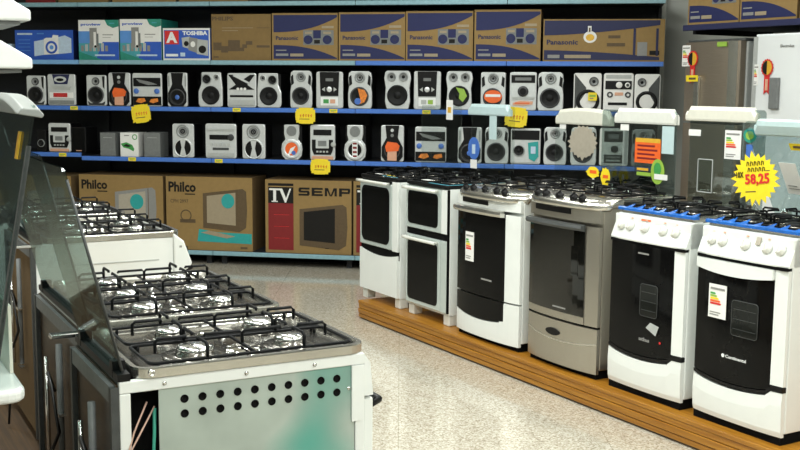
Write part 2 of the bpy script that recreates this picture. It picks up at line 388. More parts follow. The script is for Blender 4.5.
def spD(st=None):
    r = [('tweeter', [('ring', 0, .83, .22, .07, 'silver_dark'), ('drv', 0, .83, .13, 'speaker_ring', 'cone_grey')]), ('woofer', [('drv', -.02, .33, .39, 'speaker_ring')]), ('port', [('poly', [(-.46, .84), (-.36, .90), (-.32, .66), (-.44, .60)], 'black_plastic')]), ('port', [('poly', [(.46, .84), (.44, .60), (.32, .66), (.36, .90)], 'black_plastic')])]
    if st: r.append(('sticker', st))
    return r
def olE(w, h): return [(x*w, z*h) for x, z in ((-.40, 0), (.40, 0), (.47, .2), (.44, .55), (.5, .80), (.46, .96), (.38, 1), (-.38, 1), (-.46, .96), (-.5, .80), (-.44, .55), (-.47, .2))]
def spE(st=None):
    r = [('tweeter', [('drv', -.22, .84, .17, 'silver_dark', 'cone_grey')]), ('tweeter', [('drv', .22, .84, .17, 'silver_dark', 'cone_grey')]), ('woofer', [('drv', 0, .36, .38, 'speaker_cone')])]
    if st: r.append(('sticker', st))
    return r
def spF(): return [('tweeter', [('ring', 0, .78, .30, .07, 'silver_dark'), ('cir', 0, .78, .2, 'cone_grey', .003), ('drv', 0, .78, .11, 'speaker_cone')]),
                   ('woofer', [('disc', 0, .29, .40, .24, 'black_plastic', .003), ('poly', [(-.13, .53), (.13, .53), (.06, .30), (.15, .06), (-.15, .06), (-.06, .30)], 'silver_plastic', .006), ('ring', 0, .29, .43, .07, 'silver_plastic')])]
def olG(w, h): return [(x*w, z*h) for x, z in ((-.30, 0), (.30, 0), (.46, .12), (.5, .30), (.46, .46), (.30, .58), (.36, .74), (.36, .98), (.33, 1), (-.33, 1), (-.36, .98), (-.36, .74), (-.30, .58), (-.46, .46), (-.5, .30), (-.46, .12))]
def spG(it): return [('tweeter', [('cir', 0, .82, .24, 'cone_grey', .004)]), ('woofer', [('ring', 0, .31, .46, .16, 'silver_plastic'), ('cir', 0, .31, .31, 'black_plastic', .002)]), ('sticker', it)]
def spH(m): return [('panel', [('poly', [(-.46*m, .97), (-.05*m, .62), (-.05*m, .50), (-.46*m, .05)][::int(m)], 'dark_grey')]), ('tweeter', [('drv', .22*m, .78, .17, 'speaker_ring', 'cone_grey')]), ('woofer', [('ring', .02*m, .27, .42, .13, 'black_plastic'), ('cir', .02*m, .27, .28, 'paper_white', .003)])]
# -- stereo faces
S1 = [('display', [('poly', [(-.32, .99), (.30, .99), (.22, .68), (-.24, .68)], 'ink_navy'), ('disc', -.03, .83, .22, .10, 'silver_plastic', .007), ('disc', -.03, .82, .13, .05, 'black_plastic', .009)]), ('cd_tray', [('poly', [(-.36, .62), (.36, .62), (.30, .52), (-.30, .52)], 'light_grey', .01), ('rect', -.42, .42, .24, .42, 'paper_white', .008)]), ('screen', [('rect', -.28, .22, .27, .40, 'display_red', .010)]), ('cassette_door', [('rect', -.44, .44, .05, .17, 'silver_dark', .008)])]
S2 = [('display', [('rect', -.46, .46, .60, .86, 'black_plastic'), ('poly', [(-.36, .82), (.1, .74), (.36, .66), (.05, .64), (-.25, .72)], 'cone_grey', .007)]), ('volume_knob', [('knob', -.36, .46, .085, 'blue_print')]), ('tuner_knob', [('knob', .34, .46, .085, 'blue_print')]), ('cassette_door', [('rect', -.48, .48, .04, .30, 'black_plastic')]), ('lamp_window', [('poly', [(-.38, .14), (-.3, .24), (-.1, .25), (-.04, .16), (-.2, .10)], 'amber', .008), ('poly', [(.08, .14), (.14, .22), (.36, .25), (.38, .15), (.2, .10)], 'amber', .008)])]
S3 = [('display', [('poly', [(-.46, .95), (-.30, .95), (0, .78), (.30, .95), (.46, .95), (.20, .66), (.44, .52), (-.44, .52), (-.20, .66)], 'black_plastic'), ('poly', [(-.30, .92), (.25, .68), (.30, .72), (-.2, .95)], 'silver_plastic', .008)]), ('button', [('cir', -.12, .54, .045, 'paper_white', .01)]), ('button', [('cir', 0, .54, .045, 'paper_white', .01)]), ('button', [('cir', .12, .54, .045, 'paper_white', .01)]), ('cd_tray', [('rect', -.40, .40, .30, .36, 'black_plastic')]), ('cassette_door', [('rect', -.44, .44, .06, .22, 'light_grey', .008)])]
def S4(lab): return [('display', [('poly', [(-.36, .99), (.36, .99), (.33, .34), (-.33, .34)], 'black_plastic', .006), ('rect', -.14, .14, .74, .82, 'mid_grey', .008)]), ('play_button', [('knob', 0, .52, .10, 'silver_plastic')]), ('button', [('poly', [(-.28, .52), (-.16, .58), (-.16, .46)], 'light_grey', .009)]), ('button', [('poly', [(.28, .52), (.16, .46), (.16, .58)], 'light_grey', .009)]), ('cassette_door', [('rect', -.32, .32, .08, .31, 'ink_white', .008)]), ('sticker', [('rect', -.22, -.02, .14, .25, lab[0], .010), ('rect', .03, .22, .14, .25, lab[1], .010)])]
S5 = [('display', [('rect', -.44, .44, .72, .92, 'black_plastic'), ('rect', -.3, .3, .78, .86, 'mid_grey', .007)]), ('volume_knob', [('knob', 0, .50, .20, 'speaker_ring'), ('cir', 0, .50, .12, 'black_plastic', .018)]), ('cd_tray', [('rect', -.42, .42, .30, .36, 'light_grey', .01)]), ('sticker', [('poly', [(-.38, .20), (-.1, .26), (.38, .24), (.36, .16), (0, .13), (-.36, .14)], 'peach', .006), ('rect', -.3, .25, .18, .21, 'orange', .008)])]
S6 = [('display', [('rect', -.44, .44, .58, .80, 'black_plastic')]), ('dial', [('knob', .02, .69, .11, 'paper_white')]), ('dial', [('knob', .30, .69, .09, 'paper_white'), ('cir', .30, .69, .05, 'dark_grey', .018)]), ('button', [('ring', -.28, .44, .10, .05, 'dark_grey')]), ('button', [('ring', .32, .44, .10, .05, 'dark_grey')]), ('screen', [('rect', -.12, .16, .42, .50, 'peach')]), ('cassette_door', [('rect', -.34, .30, .17, .24, 'black_plastic')]), ('cd_tray', [('rect', -.42, .42, .86, .95, 'light_grey')])]
S7 = [('display', [('rect', -.36, .30, .54, .68, 'black_plastic')]), ('volume_knob', [('knob', .33, .61, .10, 'speaker_ring')]), ('button_row', [('rect', -.34+.14*k, -.25+.14*k, .36, .44, 'light_grey', .008) for k in range(5)]), ('sticker', [('rect', -.26, .26, .24, .31, 'dark_grey')]), ('cd_tray', [('rect', -.44, .44, .80, .86, 'light_grey', .01)]), ('cassette_door', [('rect', -.42, .42, .05, .16, 'light_grey', .007)])]
S8 = [('display', [('rect', -.36, .36, .70, .86, 'black_plastic'), ('poly', [(-.42, .58), (.42, .58), (.42, .30), (.34, .16), (-.34, .16), (-.42, .30)], 'black_plastic', .005)]), ('screen', [('rect', -.26, .26, .34, .60, 'silver_plastic', .010), ('rect', -.17, .17, .40, .55, 'mid_grey', .012)]), ('volume_knob', [('knob', .44, .45, .10, 'light_grey')]), ('button_row', [('rect', -.24+.13*k, -.16+.13*k, .22, .27, 'light_grey', .008) for k in range(4)]), ('sticker', [('rect', -.42, .42, .03, .12, 'peach', .008)])]
S9 = [('display', [('rect', -.34, .30, .64, .92, 'black_plastic'), ('rect', -.2, .16, .72, .84, 'mid_grey', .007)]), ('volume_knob', [('knob', .02, .45, .13, 'black_plastic')]), ('cassette_door', [('rect', -.34, .30, .08, .30, 'black_plastic'), ('rect', -.26, .22, .12, .17, 'light_grey', .008), ('rect', -.26, .22, .21, .26, 'mid_grey', .008)]), ('side_trim', [('rect', .36, .46, .05, .95, 'light_grey')])]
S10 = [('display', [('rect', -.46, .46, .68, .94, 'black_plastic')]), ('bass_cone', [('drv', -.22, .38, .20, 'silver_dark')]), ('sticker', [('poly', [(.08, .60), (.42, .64), (.44, .22), (.30, .08), (.12, .16)], 'ink_teal', .008), ('rect', .18, .34, .3, .5, 'box_ice', .010)]), ('cd_tray', [('rect', -.42, .42, .02, .07, 'light_grey')])]
GA, GB = 'speakers and stereos on the upper shelf', 'speakers and stereos on the lower shelf'
st_col = [('poly', [(-.08, .54), (.2, .50), (.32, .36), (.2, .18), (-.02, .12), (.02, .3)], 'amber', .013), ('cir', -.08, .2, .13, 'blue_print', .0135)]
st_green = [('poly', [(-.12, .58), (.18, .54), (.30, .36), (.14, .20), (.0, .3), (.02, .42)], 'lime', .013)]
st_oran = [('disc', 0, .36, .36, .17, 'orange', .013), ('rect', -.3, .3, .35, .42, 'paper_white', .0145)]
UP = [('speaker', (-5.221, .195, .280), spA(), None, 'silver speaker at far left of the upper shelf'),
 ('stereo_system', (-4.961, .284, .295), S1, None, 'silver stereo with curved top display and red screen, upper shelf'),
 ('speaker', (-4.608, .201, .288), spA(), None, 'silver speaker with big woofer, just right of the red screen stereo'),
 ('speaker', (-4.378, .219, .312), spB('orange', 'peach'), None, 'silver and black speaker with bright orange sticker on the upper shelf'),
 ('stereo_system', (-4.103, .291, .309), S2, None, 'stereo with blue knobs and amber windows on the upper shelf'),
 ('speaker', (-3.806, .195, .315), spB0(), None, 'speaker with black tapered grille and black woofer with blue shine painted in, no sticker, upper shelf'),
 ('speaker', (-3.486, .232, .321), spC(1), olC(1), 'silver shouldered speaker left of the stereo with black cross top'),
 ('stereo_system', (-3.184, .277, .314), S3, None, 'silver stereo with black cross top and long slot, upper shelf'),
 ('speaker', (-2.922, .227, .315), spC(-1), olC(-1), 'silver shouldered speaker right of the stereo with black cross top'),
 ('speaker', (-2.621, .206, .339), spD(), olD, 'rounded silver speaker with plain black woofer above a yellow starburst, upper shelf'),
 ('stereo_system', (-2.355, .250, .331), S4(('green', 'peach')), None, 'black fronted stereo with silver sides between rounded speakers, upper shelf'),
 ('speaker', (-2.074, .220, .337), spD(st_col), olD, 'rounded silver speaker with multicoloured sticker on its woofer'),
 ('speaker', (-1.731, .245, .343), spE(), olE, 'two tweeter silver speaker with plain woofer, upper shelf'),
 ('stereo_system', (-1.461, .243, .340), S4(('light_grey', 'lime')), None, 'black fronted stereo between the two speakers with twin tweeters'),
 ('speaker', (-1.175, .240, .342), spE(st_green), olE, 'two tweeter silver speaker with green sticker on woofer'),
 ('speaker', (-.874, .220, .334), spD(st_oran), None, 'silver speaker with orange and white sticker over the pale blue lid bar'),
 ('stereo_system', (-.611, .235, .336), S5, None, 'silver stereo with one big round knob and orange lettering'),
 ('speaker', (-.372, .225, .337), spD(), olD, 'rounded silver speaker with black woofer, right of the big knob stereo'),
 ('speaker', (-.054, .239, .330), spH(1), None, 'black and white speaker with ring woofer left of the white stereo'),
 ('stereo_system', (.209, .254, .331), S6, None, 'white stereo with black band and two white dials, upper shelf right'),
 ('speaker', (.454, .218, .324), spH(-1), None, 'black and white speaker at right end of the upper shelf')]
for nm, (a, w, h), sp, ol, lab in UP:
    device(nm, lab, 'speaker' if nm == 'speaker' else 'stereo', a, w, h, 1.472, sp, GA, front='paper_white' if a in (-.054, .209, .454) else 'silver_plastic', outline=ol)
st_red = [('rect', -.12, .12, .06, .54, 'ink_white', .006), ('rect', -.09, .09, .10, .16, 'ink_red', .0075), ('rect', -.09, .09, .22, .28, 'ink_red', .0075), ('rect', -.09, .09, .34, .40, 'ink_red', .0075), ('rect', -.09, .09, .46, .51, 'ink_red', .0075)]
st_or2 = [('cir', 0, .31, .30, 'orange', .006), ('poly', [(-.2, .1), (.02, .2), (.2, .4), (-.05, .32)], 'ink_white', .0075), ('cir', .1, .2, .1, 'blue_print', .0075)]
st_blue = [('disc', .05, .36, .30, .22, 'blue_print', .014), ('rect', -.05, .16, .28, .42, 'box_ice', .0155), ('rect', -.12, .24, .0, .16, 'paper_white', .014)]
LO = [('speaker', (-5.185, .103, .208), [('woofer', [('drv', 0, .4, .36, 'silver_dark')])], None, 'small dark speaker at far left of the lower shelf behind glass lid', 'black_plastic'),
 ('stereo_system', (-4.998, .225, .276), S8, None, 'small silver stereo with square screen at left of the lower shelf', 'silver_plastic'),
 ('speaker', (-4.800, .142, .242), [('grille', [('rect', -.42, .42, .05, .95, 'black_void')]), ('badge', [('rect', -.2, .2, .06, .09, 'peach', .006)])], None, 'plain black speaker right of the small square screen stereo', 'black_plastic'),
 ('speaker', (-3.759, .211, .316), spF(), None, 'silver speaker with split oval woofer, left of the slot and knob stereo', 'silver_plastic'),
 ('stereo_system', (-3.391, .300, .321), S7, None, 'wide silver stereo with black slot and knob, lower shelf', 'silver_plastic'),
 ('speaker', (-3.074, .220, .321), spF(), None, 'silver speaker with split oval woofer, right of the slot and knob stereo', 'silver_plastic'),
 ('speaker', (-2.712, .198, .321), spG(st_or2), olG, 'silver bulb shaped speaker with orange sticker', 'silver_plastic'),
 ('stereo_system', (-2.421, .234, .325), S8, None, 'silver stereo with square screen and peach label above yellow sign', 'silver_plastic'),
 ('speaker', (-2.118, .204, .325), spG(st_red), olG, 'silver bulb shaped speaker with red striped sticker', 'silver_plastic'),
 ('speaker', (-1.774, .210, .329), spB('orange', 'peach'), None, 'silver and black speaker with orange sticker on the lower shelf', 'silver_plastic'),
 ('stereo_system', (-1.426, .284, .320), S2, None, 'stereo with blue knobs and amber windows on the lower shelf', 'silver_plastic'),
 ('speaker', (-1.074, .214, .321), spB0(), None, 'silver and black speaker behind a blue leaflet, lower shelf', 'silver_plastic'),
 ('speaker', (-.834, .212, .324), spD(), olD, 'rounded silver speaker behind the pale blue hanging strip, lower shelf', 'silver_plastic'),
 ('stereo_system', (-.579, .263, .318), S10, None, 'silver stereo with teal sticker on the lower shelf', 'silver_plastic'),
 ('speaker', (-.321, .200, .331), spD(), olD, 'rounded silver speaker left of the beige star, lower shelf', 'silver_plastic'),
 ('speaker', (-.075, .224, .334), spD(), olD, 'silver speaker partly hidden behind the beige star', 'silver_plastic'),
 ('stereo_system', (.186, .247, .329), S9, None, 'white stereo with black square panels left of the orange leaflet', 'paper_white'),
 ('speaker', (.436, .203, .324), spD(), olD, 'silver speaker behind the orange leaflet at lower shelf end', 'silver_dark')]
for nm, (a, w, h), sp, ol, lab, fr in LO:
    device(nm, lab, 'speaker' if nm == 'speaker' else 'stereo', a, w, h, 1.03 if a < -4.76 else 1.0, sp, GB, front=fr, outline=ol)
# three plain small boxes
for a, w, h, lab in ((-4.508, .151, .222, 'plain grey box left of the white box with green picture'), (-4.064, .159, .229, 'plain grey box right of the white box with green picture')):
    g = G().box(-w/2, w/2, 0, .2, 0, h, 'mid_grey'); g.rect(-w*.3, w*.3, h*.78, h*.80, 0, 'light_grey', .001); g.rect(-w*.46, w*.46, h*.02, h*.03, 0, 'dark_grey', .001)
    o = g.build('carton', None, .002); tag(o, lab, 'box', 'plain grey boxes on the lower shelf'); place(o, shf(a, D0+.03, 1.0), RZS)
w, h = .18, .225
g = G().box(-w/2, w/2, 0, .2, 0, h, 'paper_white'); g.rect(-.05, .0, h*.86, h*.90, 0, 'ink_grey'); g.lathe([(.026, 0), (.026, -.002), (.018, -.002), (.018, 0)], (.055, 0, h*.82), 'green')
g.poly([(-.085, .12), (-.03, .135), (.03, .11), (.05, .07), (.04, .05), (-.01, .075), (-.06, .085)], 0, 'green'); g.poly([(-.06, .1), (-.03, .12), (.02, .10), (-.01, .09)], -.0016, 'ink_black')
o = g.build('carton', None, .002); tag(o, 'white box with green leaf picture between two grey boxes', 'box'); place(o, shf(-4.292, D0+.03, 1.0), RZS)

# ------------------------------------------------------------------ cartons
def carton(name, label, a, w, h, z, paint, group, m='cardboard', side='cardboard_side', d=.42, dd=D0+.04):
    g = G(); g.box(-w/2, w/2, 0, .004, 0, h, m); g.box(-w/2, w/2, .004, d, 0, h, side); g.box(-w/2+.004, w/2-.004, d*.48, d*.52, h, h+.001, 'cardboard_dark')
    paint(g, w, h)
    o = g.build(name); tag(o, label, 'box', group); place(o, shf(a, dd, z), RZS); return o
def boombox(g, x0, x1, z0, z1, body='mid_grey', dk='ink_blue', y=0):
    w, h = x1-x0, z1-z0
    g.rect(x0, x1, z0, z1, y, body); g.rect(x0+w*.33, x0+w*.58, z0+h*.45, z1, y-.0016, dk); g.rect(x0+w*.36, x0+w*.55, z0+h*.1, z0+h*.35, y-.0016, 'ink_black')
    for c in (.16, .79): g.disc(x0+w*c, z0+h*.36, w*.15, h*.30, y-.0016, dk); g.disc(x0+w*c, z0+h*.36, w*.06, h*.13, y-.0032, 'ink_navy')
    g.rect(x0+w*.06, x0+w*.28, z0+h*.75, z0+h*.9, y-.0016, 'ink_tan'); g.rect(x0+w*.66, x0+w*.92, z0+h*.75, z0+h*.9, y-.0016, 'ink_tan')
def pan(g, w, h):
    n = 10; L, R = -w/2+.015, w/2-.006
    g.poly([(L, h*.96), (L, h*.60)]+[(L+(R-L)*t, h*(.60+.31*t**2.4)) for t in lin(.1, 1, n)]+[(R, h*.96)], 0, 'ink_blue')
    g.poly([(L, h*.04)]+[(R, h*.04), (R, h*.07)]+[(L+(R-L)*t, h*(.33-.27*t**2.4)) for t in lin(1, .1, n)]+[(L, h*.33)], 0, 'ink_blue')
    g.text('Panasonic', -w*.44, -w*.10, h*.435, h*.52, 0, 'ink_navy', .025)
    boombox(g, -w*.02, w*.44, h*.33, h*.64); g.rect(w*.26, w*.44, h*.68, h*.73, 0, 'ink_tan')
    g.rect(-w*.44, -w*.25, h*.10, h*.15, -.0015, 'ink_grey'); g.rect(-w*.22, -w*.02, h*.09, h*.15, -.0015, 'ink_tan'); g.rect(-w*.44, -w*.28, h*.21, h*.23, -.0015, 'ink_grey')
GT = 'appliance cartons on the top blue shelf'
for a, w, h, lab in ((-2.588, .612, .425, 'leftmost brown and blue carton reading Panasonic, next to the plain brown one'), (-1.969, .606, .430, 'second brown and blue Panasonic carton from the left in the row of four'),
                     (-1.360, .598, .437, 'third brown and blue Panasonic carton from the left in the row of four'), (-.759, .580, .447, 'rightmost Panasonic carton with boombox picture, left of the long low carton')):
    carton('stereo_carton', lab.replace('Panasonic ', '').replace(' reading Panasonic', ''), a, w, h, 1.9, pan, GT)
def philips(g, w, h):
    g.text('PHILIPS', -w*.49, -w*.13, h*.86, h*.95, 0, 'ink_brown', .04)
    g.rect(-w*.32, w*.2, h*.70, h*.71, 0, 'ink_tan'); g.rect(-w*.32, -w*.05, h*.64, h*.65, 0, 'ink_tan')
    g.rect(w*.26, w*.48, h*.70, h*.71, 0, 'ink_brown'); g.rect(w*.29, w*.43, h*.33, h*.68, 0, 'cardboard_dark'); g.rect(w*.26, w*.48, h*.28, h*.33, 0, 'ink_brown')
    for x, z, ww, hh in ((-.47, .22, .14, .17), (-.34, .17, .12, .14), (-.22, .28, .2, .16), (-.25, .2, .3, .08), (.02, .27, .08, .08), (.08, .34, .11, .08)): g.rect(w*x, w*(x+ww), h*z, h*(z+hh), -.0004*abs(x), 'ink_brown')
    g.rect(-w*.47, -w*.38, h*.06, h*.09, 0, 'ink_brown')
carton('stereo_carton', 'plain brown carton with dark printed speaker set, left of the blue and brown ones', -3.187, .565, .418, 1.9, philips, GT, m='cardboard_dark')
def htheatre(g, w, h):
    n = 10; L, R = -w/2+.01, w/2-.04
    g.poly([(L, h*.97), (L, h*.62)]+[(L+(R-L)*t, h*(.62+.24*t**1.6)) for t in lin(.1, 1, n)]+[(R, h*.97)], 0, 'ink_navy')
    g.poly([(L, h*.04), (R, h*.04)]+[(L+(R-L)*t, h*(.27-.16*t**1.6)) for t in lin(1, .1, n)]+[(L, h*.27)], 0, 'ink_navy')
    g.text('Panasonic', -w*.47, -w*.21, h*.40, h*.52, 0, 'ink_navy', .03)
    for x in (.245, .43): g.rect(w*x, w*(x+.02), h*.14, h*.78, -.0016, 'ink_navy')
    g.rect(w*.28, w*.36, h*.14, h*.46, -.0016, 'ink_grey'); g.rect(w*.38, w*.46, h*.16, h*.26, -.0016, 'ink_black')
    g.rect(w*.04, w*.14, h*.55, h*.62, 0, 'ink_brown'); g.rect(w*.03, w*.18, h*.36, h*.44, 0, 'ink_brown'); g.rect(-w*.32, -w*.1, h*.08, h*.16, -.0016, 'ink_tan'); g.rect(-w*.46, -w*.36, h*.08, h*.16, -.0016, 'ink_grey')
    g.disc(-w*.11, h*.58, w*.055, h*.14, -.0016, 'paper_white'); g.rect(-w*.13, -w*.10, h*.68, h*.84, -.0016, 'paper_white'); g.rect(-w*.122, -w*.108, h*.70, h*.80, -.0032, 'ink_brown'); g.disc(-w*.11, h*.57, w*.035, h*.08, -.0034, 'gold')
carton('stereo_carton', 'long low brown and navy carton at the right end of the top blue shelf', .068, 1.03, .362, 1.9, htheatre, GT)
def toshiba(g, w, h):
    g.rect(-w*.475, w*.475, h*.06, h*.94, 0, 'box_blue'); g.rect(-w*.46, -w*.16, h*.50, h*.92, -.0016, 'ink_bright_red'); g.text('A', -w*.43, -w*.19, h*.54, h*.88, -.0032, 'ink_white', .05)
    g.text('TOSHIBA', -w*.08, w*.45, h*.78, h*.91, -.0016, 'ink_white', .05)
    g.poly([(-w*.10, h*.70), (w*.08, h*.74), (w*.06, h*.36), (-w*.08, h*.42)], -.0016, 'light_grey'); g.poly([(w*.06, h*.72), (w*.24, h*.68), (w*.24, h*.22), (w*.04, h*.32)], -.0018, 'ink_grey'); g.poly([(w*.24, h*.66), (w*.46, h*.62), (w*.46, h*.14), (w*.22, h*.20)], -.002, 'light_grey')
    g.disc(w*.34, h*.34, w*.08, h*.12, -.0036, 'ink_black'); g.disc(w*.0, h*.52, w*.05, h*.08, -.0034, 'ink_black'); g.disc(w*.14, h*.5, w*.05, h*.09, -.0035, 'paper_white')
    g.rect(-w*.44, -w*.18, h*.12, h*.20, -.0016, 'ink_white'); g.rect(-w*.13, -w*.03, h*.12, h*.24, -.0016, 'box_ice')
carton('stereo_carton', 'white edged blue carton with red square and big letter A', -3.713, .455, .293, 1.9, toshiba, GT, m='paper_white', side='box_blue')
def proview(g, w, h):
    g.rect(-w*.5, -w*.18, h*.42, h*.72, 0, 'box_sky'); g.rect(-w*.5, w*.5, 0, h*.42, 0, 'box_sea'); g.poly([(w*.5, h*.45), (w*.5, 0), (-w*.08, 0), (w*.1, h*.45)], -.0016, 'box_blue')
    g.poly([(-w*.5, 0), (w*.1, 0), (-w*.3, h*.14), (-w*.5, h*.22)], -.0018, 'box_green')
    g.poly([(w*.16, h), (w*.22, h*.87), (w*.36, h*.80), (w*.5, h*.84), (w*.5, h)], 0, 'box_green'); g.rect(w*.28, w*.40, h*.90, h*.93, -.0016, 'box_sea')
    g.text('proview', -w*.44, w*.06, h*.84, h*.92, 0, 'box_blue', .03)
    g.rect(-w*.22, -w*.04, h*.30, h*.80, -.0032, 'ink_grey'); g.rect(-w*.12, -w*.06, h*.34, h*.70, -.0048, 'paper_white'); g.rect(-w*.045, 0, h*.34, h*.66, -.0034, 'mid_grey'); g.disc(-w*.08, h*.34, w*.03, h*.03, -.0062, 'ink_black')
    for k in range(7): g.rect(-w*.44+k*w*.1, -w*.37+k*w*.1, h*.22, h*(.36+.03*(k % 3)), -.0034, 'light_grey' if k % 2 else 'ink_grey')
    g.rect(w*.1, w*.36, h*.62, h*.64, 0, 'ink_grey'); g.rect(w*.1, w*.3, h*.56, h*.57, 0, 'ink_grey'); g.rect(-w*.1, w*.4, h*.10, h*.14, -.0034, 'box_ice')
carton('computer_carton', 'white, blue and green carton next to the low all blue carton', -4.576, .400, .370, 1.9, proview, GT, m='paper_white', side='box_green')
carton('computer_carton', 'white, blue and green carton next to the carton with letter A', -4.160, .405, .376, 1.9, proview, GT, m='paper_white', side='box_green')
def bluebox(g, w, h):
    g.rect(-w*.46, -w*.2, h*.84, h*.90, 0, 'box_ice'); g.rect(-w*.12, w*.0, h*.86, h*.90, 0, 'box_sky')
    for k in range(4): g.rect(-w*.44, -w*.24, h*(.3+.12*k), h*(.32+.12*k), 0, 'box_sky')
    g.poly([(-w*.17, h*.12), (w*.0, h*.17), (w*.0, h*.68), (-w*.17, h*.62)], -.0016, 'box_ice'); g.poly([(w*.0, h*.17), (w*.25, h*.20), (w*.25, h*.82), (w*.16, h*.84), (w*.14, h*.74), (w*.04, h*.74), (w*.0, h*.70)], -.0018, 'paper_white')
    g.poly([(w*.25, h*.2), (w*.47, h*.24), (w*.47, h*.72), (w*.36, h*.82), (w*.25, h*.76)], -.002, 'box_ice'); g.lathe([(.06, 0), (.06, -.003), (.04, -.003), (.04, 0)], (w*.13, -.0035, h*.42), 'box_blue'); g.disc(w*.13, h*.42, .02, .02, -.0036, 'box_sky')
carton('stereo_carton', 'low all blue carton with pale stereo picture at left of the top blue shelf', -5.128, .590, .278, 1.9, bluebox, GT, m='box_blue', side='ink_blue')
carton('stereo_carton', 'pale blue carton cut off by the left edge, beside the low all blue one', -5.58, .24, .15, 1.9, lambda g, w, h: (g.rect(-w*.3, w*.3, h*.3, h*.8, 0, 'box_sea'), g.disc(0, h*.5, .05, .04, -.0016, 'box_blue')), GT, m='box_ice', side='box_ice')
# boxes on the very top shelf (only their feet show)
for a, w, m, lab in ((-5.15, .30, 'ink_red', 'dark red carton on the highest shelf at far left'), (-4.72, .5, 'cardboard_dark', 'brown carton on the highest shelf above the left white and blue carton'), (-4.12, .62, 'cardboard', 'light brown carton on the highest shelf above the second white and blue carton'), (-3.45, .66, 'cardboard_dark', 'brown carton on the highest shelf above the plain brown carton')):
    carton('storage_carton', lab, a, w, .40, 2.43, lambda g, w, h: g.rect(-w*.4, w*.2, h*.5, h*.6, 0, 'ink_brown'), 'cartons on the highest shelf', m=m)
# television cartons on the bottom shelf
def tvpic(g, x0, x1, z0, z1, fr, scr, y=0):
    w, h = x1-x0, z1-z0
    g.poly([(x0, z0+h*.08), (x0+w*.82, z0), (x1-w*.03, z0+h*.10), (x1, z0+h*.5), (x1-w*.02, z1-h*.06), (x1-w*.1, z1), (x0, z1-h*.12)], y, fr)
    g.poly([(x0+w*.09, z0+h*.20), (x0+w*.74, z0+h*.15), (x0+w*.74, z1-h*.09), (x0+w*.09, z1-h*.18)], y-.0016, scr)
    g.poly([(x0+w*.80, z0+h*.03), (x0+w*.815, z0+h*.03), (x0+w*.815, z1-h*.02), (x0+w*.80, z1-h*.02)], y-.0016, 'ink_brown')
def philco(g, w, h):
    g.text('Philco', -w*.47, -w*.15, h*.79, h*.93, 0, 'ink_black', .035); g.rect(-w*.28, -w*.16, h*.755, h*.77, 0, 'ink_black')
    tvpic(g, -w*.07, w*.44, h*.26, h*.85, 'ink_brown', 'ink_tan'); g.disc(w*.22, h*.68, w*.075, h*.10, -.0032, 'ink_teal')
    g.text('CPH 2997', -w*.45, -w*.24, h*.64, h*.69, 0, 'ink_brown', .01)
    g.lathe([(.055, 0), (.055, -.0015), (.045, -.0015), (.045, 0)], (-w*.27, 0, h*.47), 'ink_brown'); g.rect(-w*.34, -w*.16, h*.37, h*.42, 0, 'ink_brown')
    g.poly([(-w*.12, h*.29), (w*.1, h*.25), (w*.49, h*.24), (w*.49, h*.10), (-w*.14, h*.12)], -.0001, 'ink_teal'); g.poly([(-w*.1, h*.24), (w*.2, h*.17), (w*.3, h*.20), (w*.0, h*.27)], -.0017, 'ink_tan'); g.rect(w*.36, w*.44, h*.03, h*.06, 0, 'ink_brown')
def philco2(g, w, h):
    g.text('Philco', -w*.47, -w*.16, h*.80, h*.93, 0, 'ink_black', .035); g.rect(-w*.28, -w*.16, h*.765, h*.78, 0, 'ink_black')
    tvpic(g, -w*.07, w*.42, h*.24, h*.84, 'ink_grey', 'beige_card'); g.disc(w*.19, h*.64, w*.08, h*.105, -.0032, 'ink_teal')
    g.rect(-w*.4, w*.49, h*.08, h*.16, 0, 'ink_teal'); g.rect(-w*.45, -w*.2, h*.6, h*.64, 0, 'ink_brown')
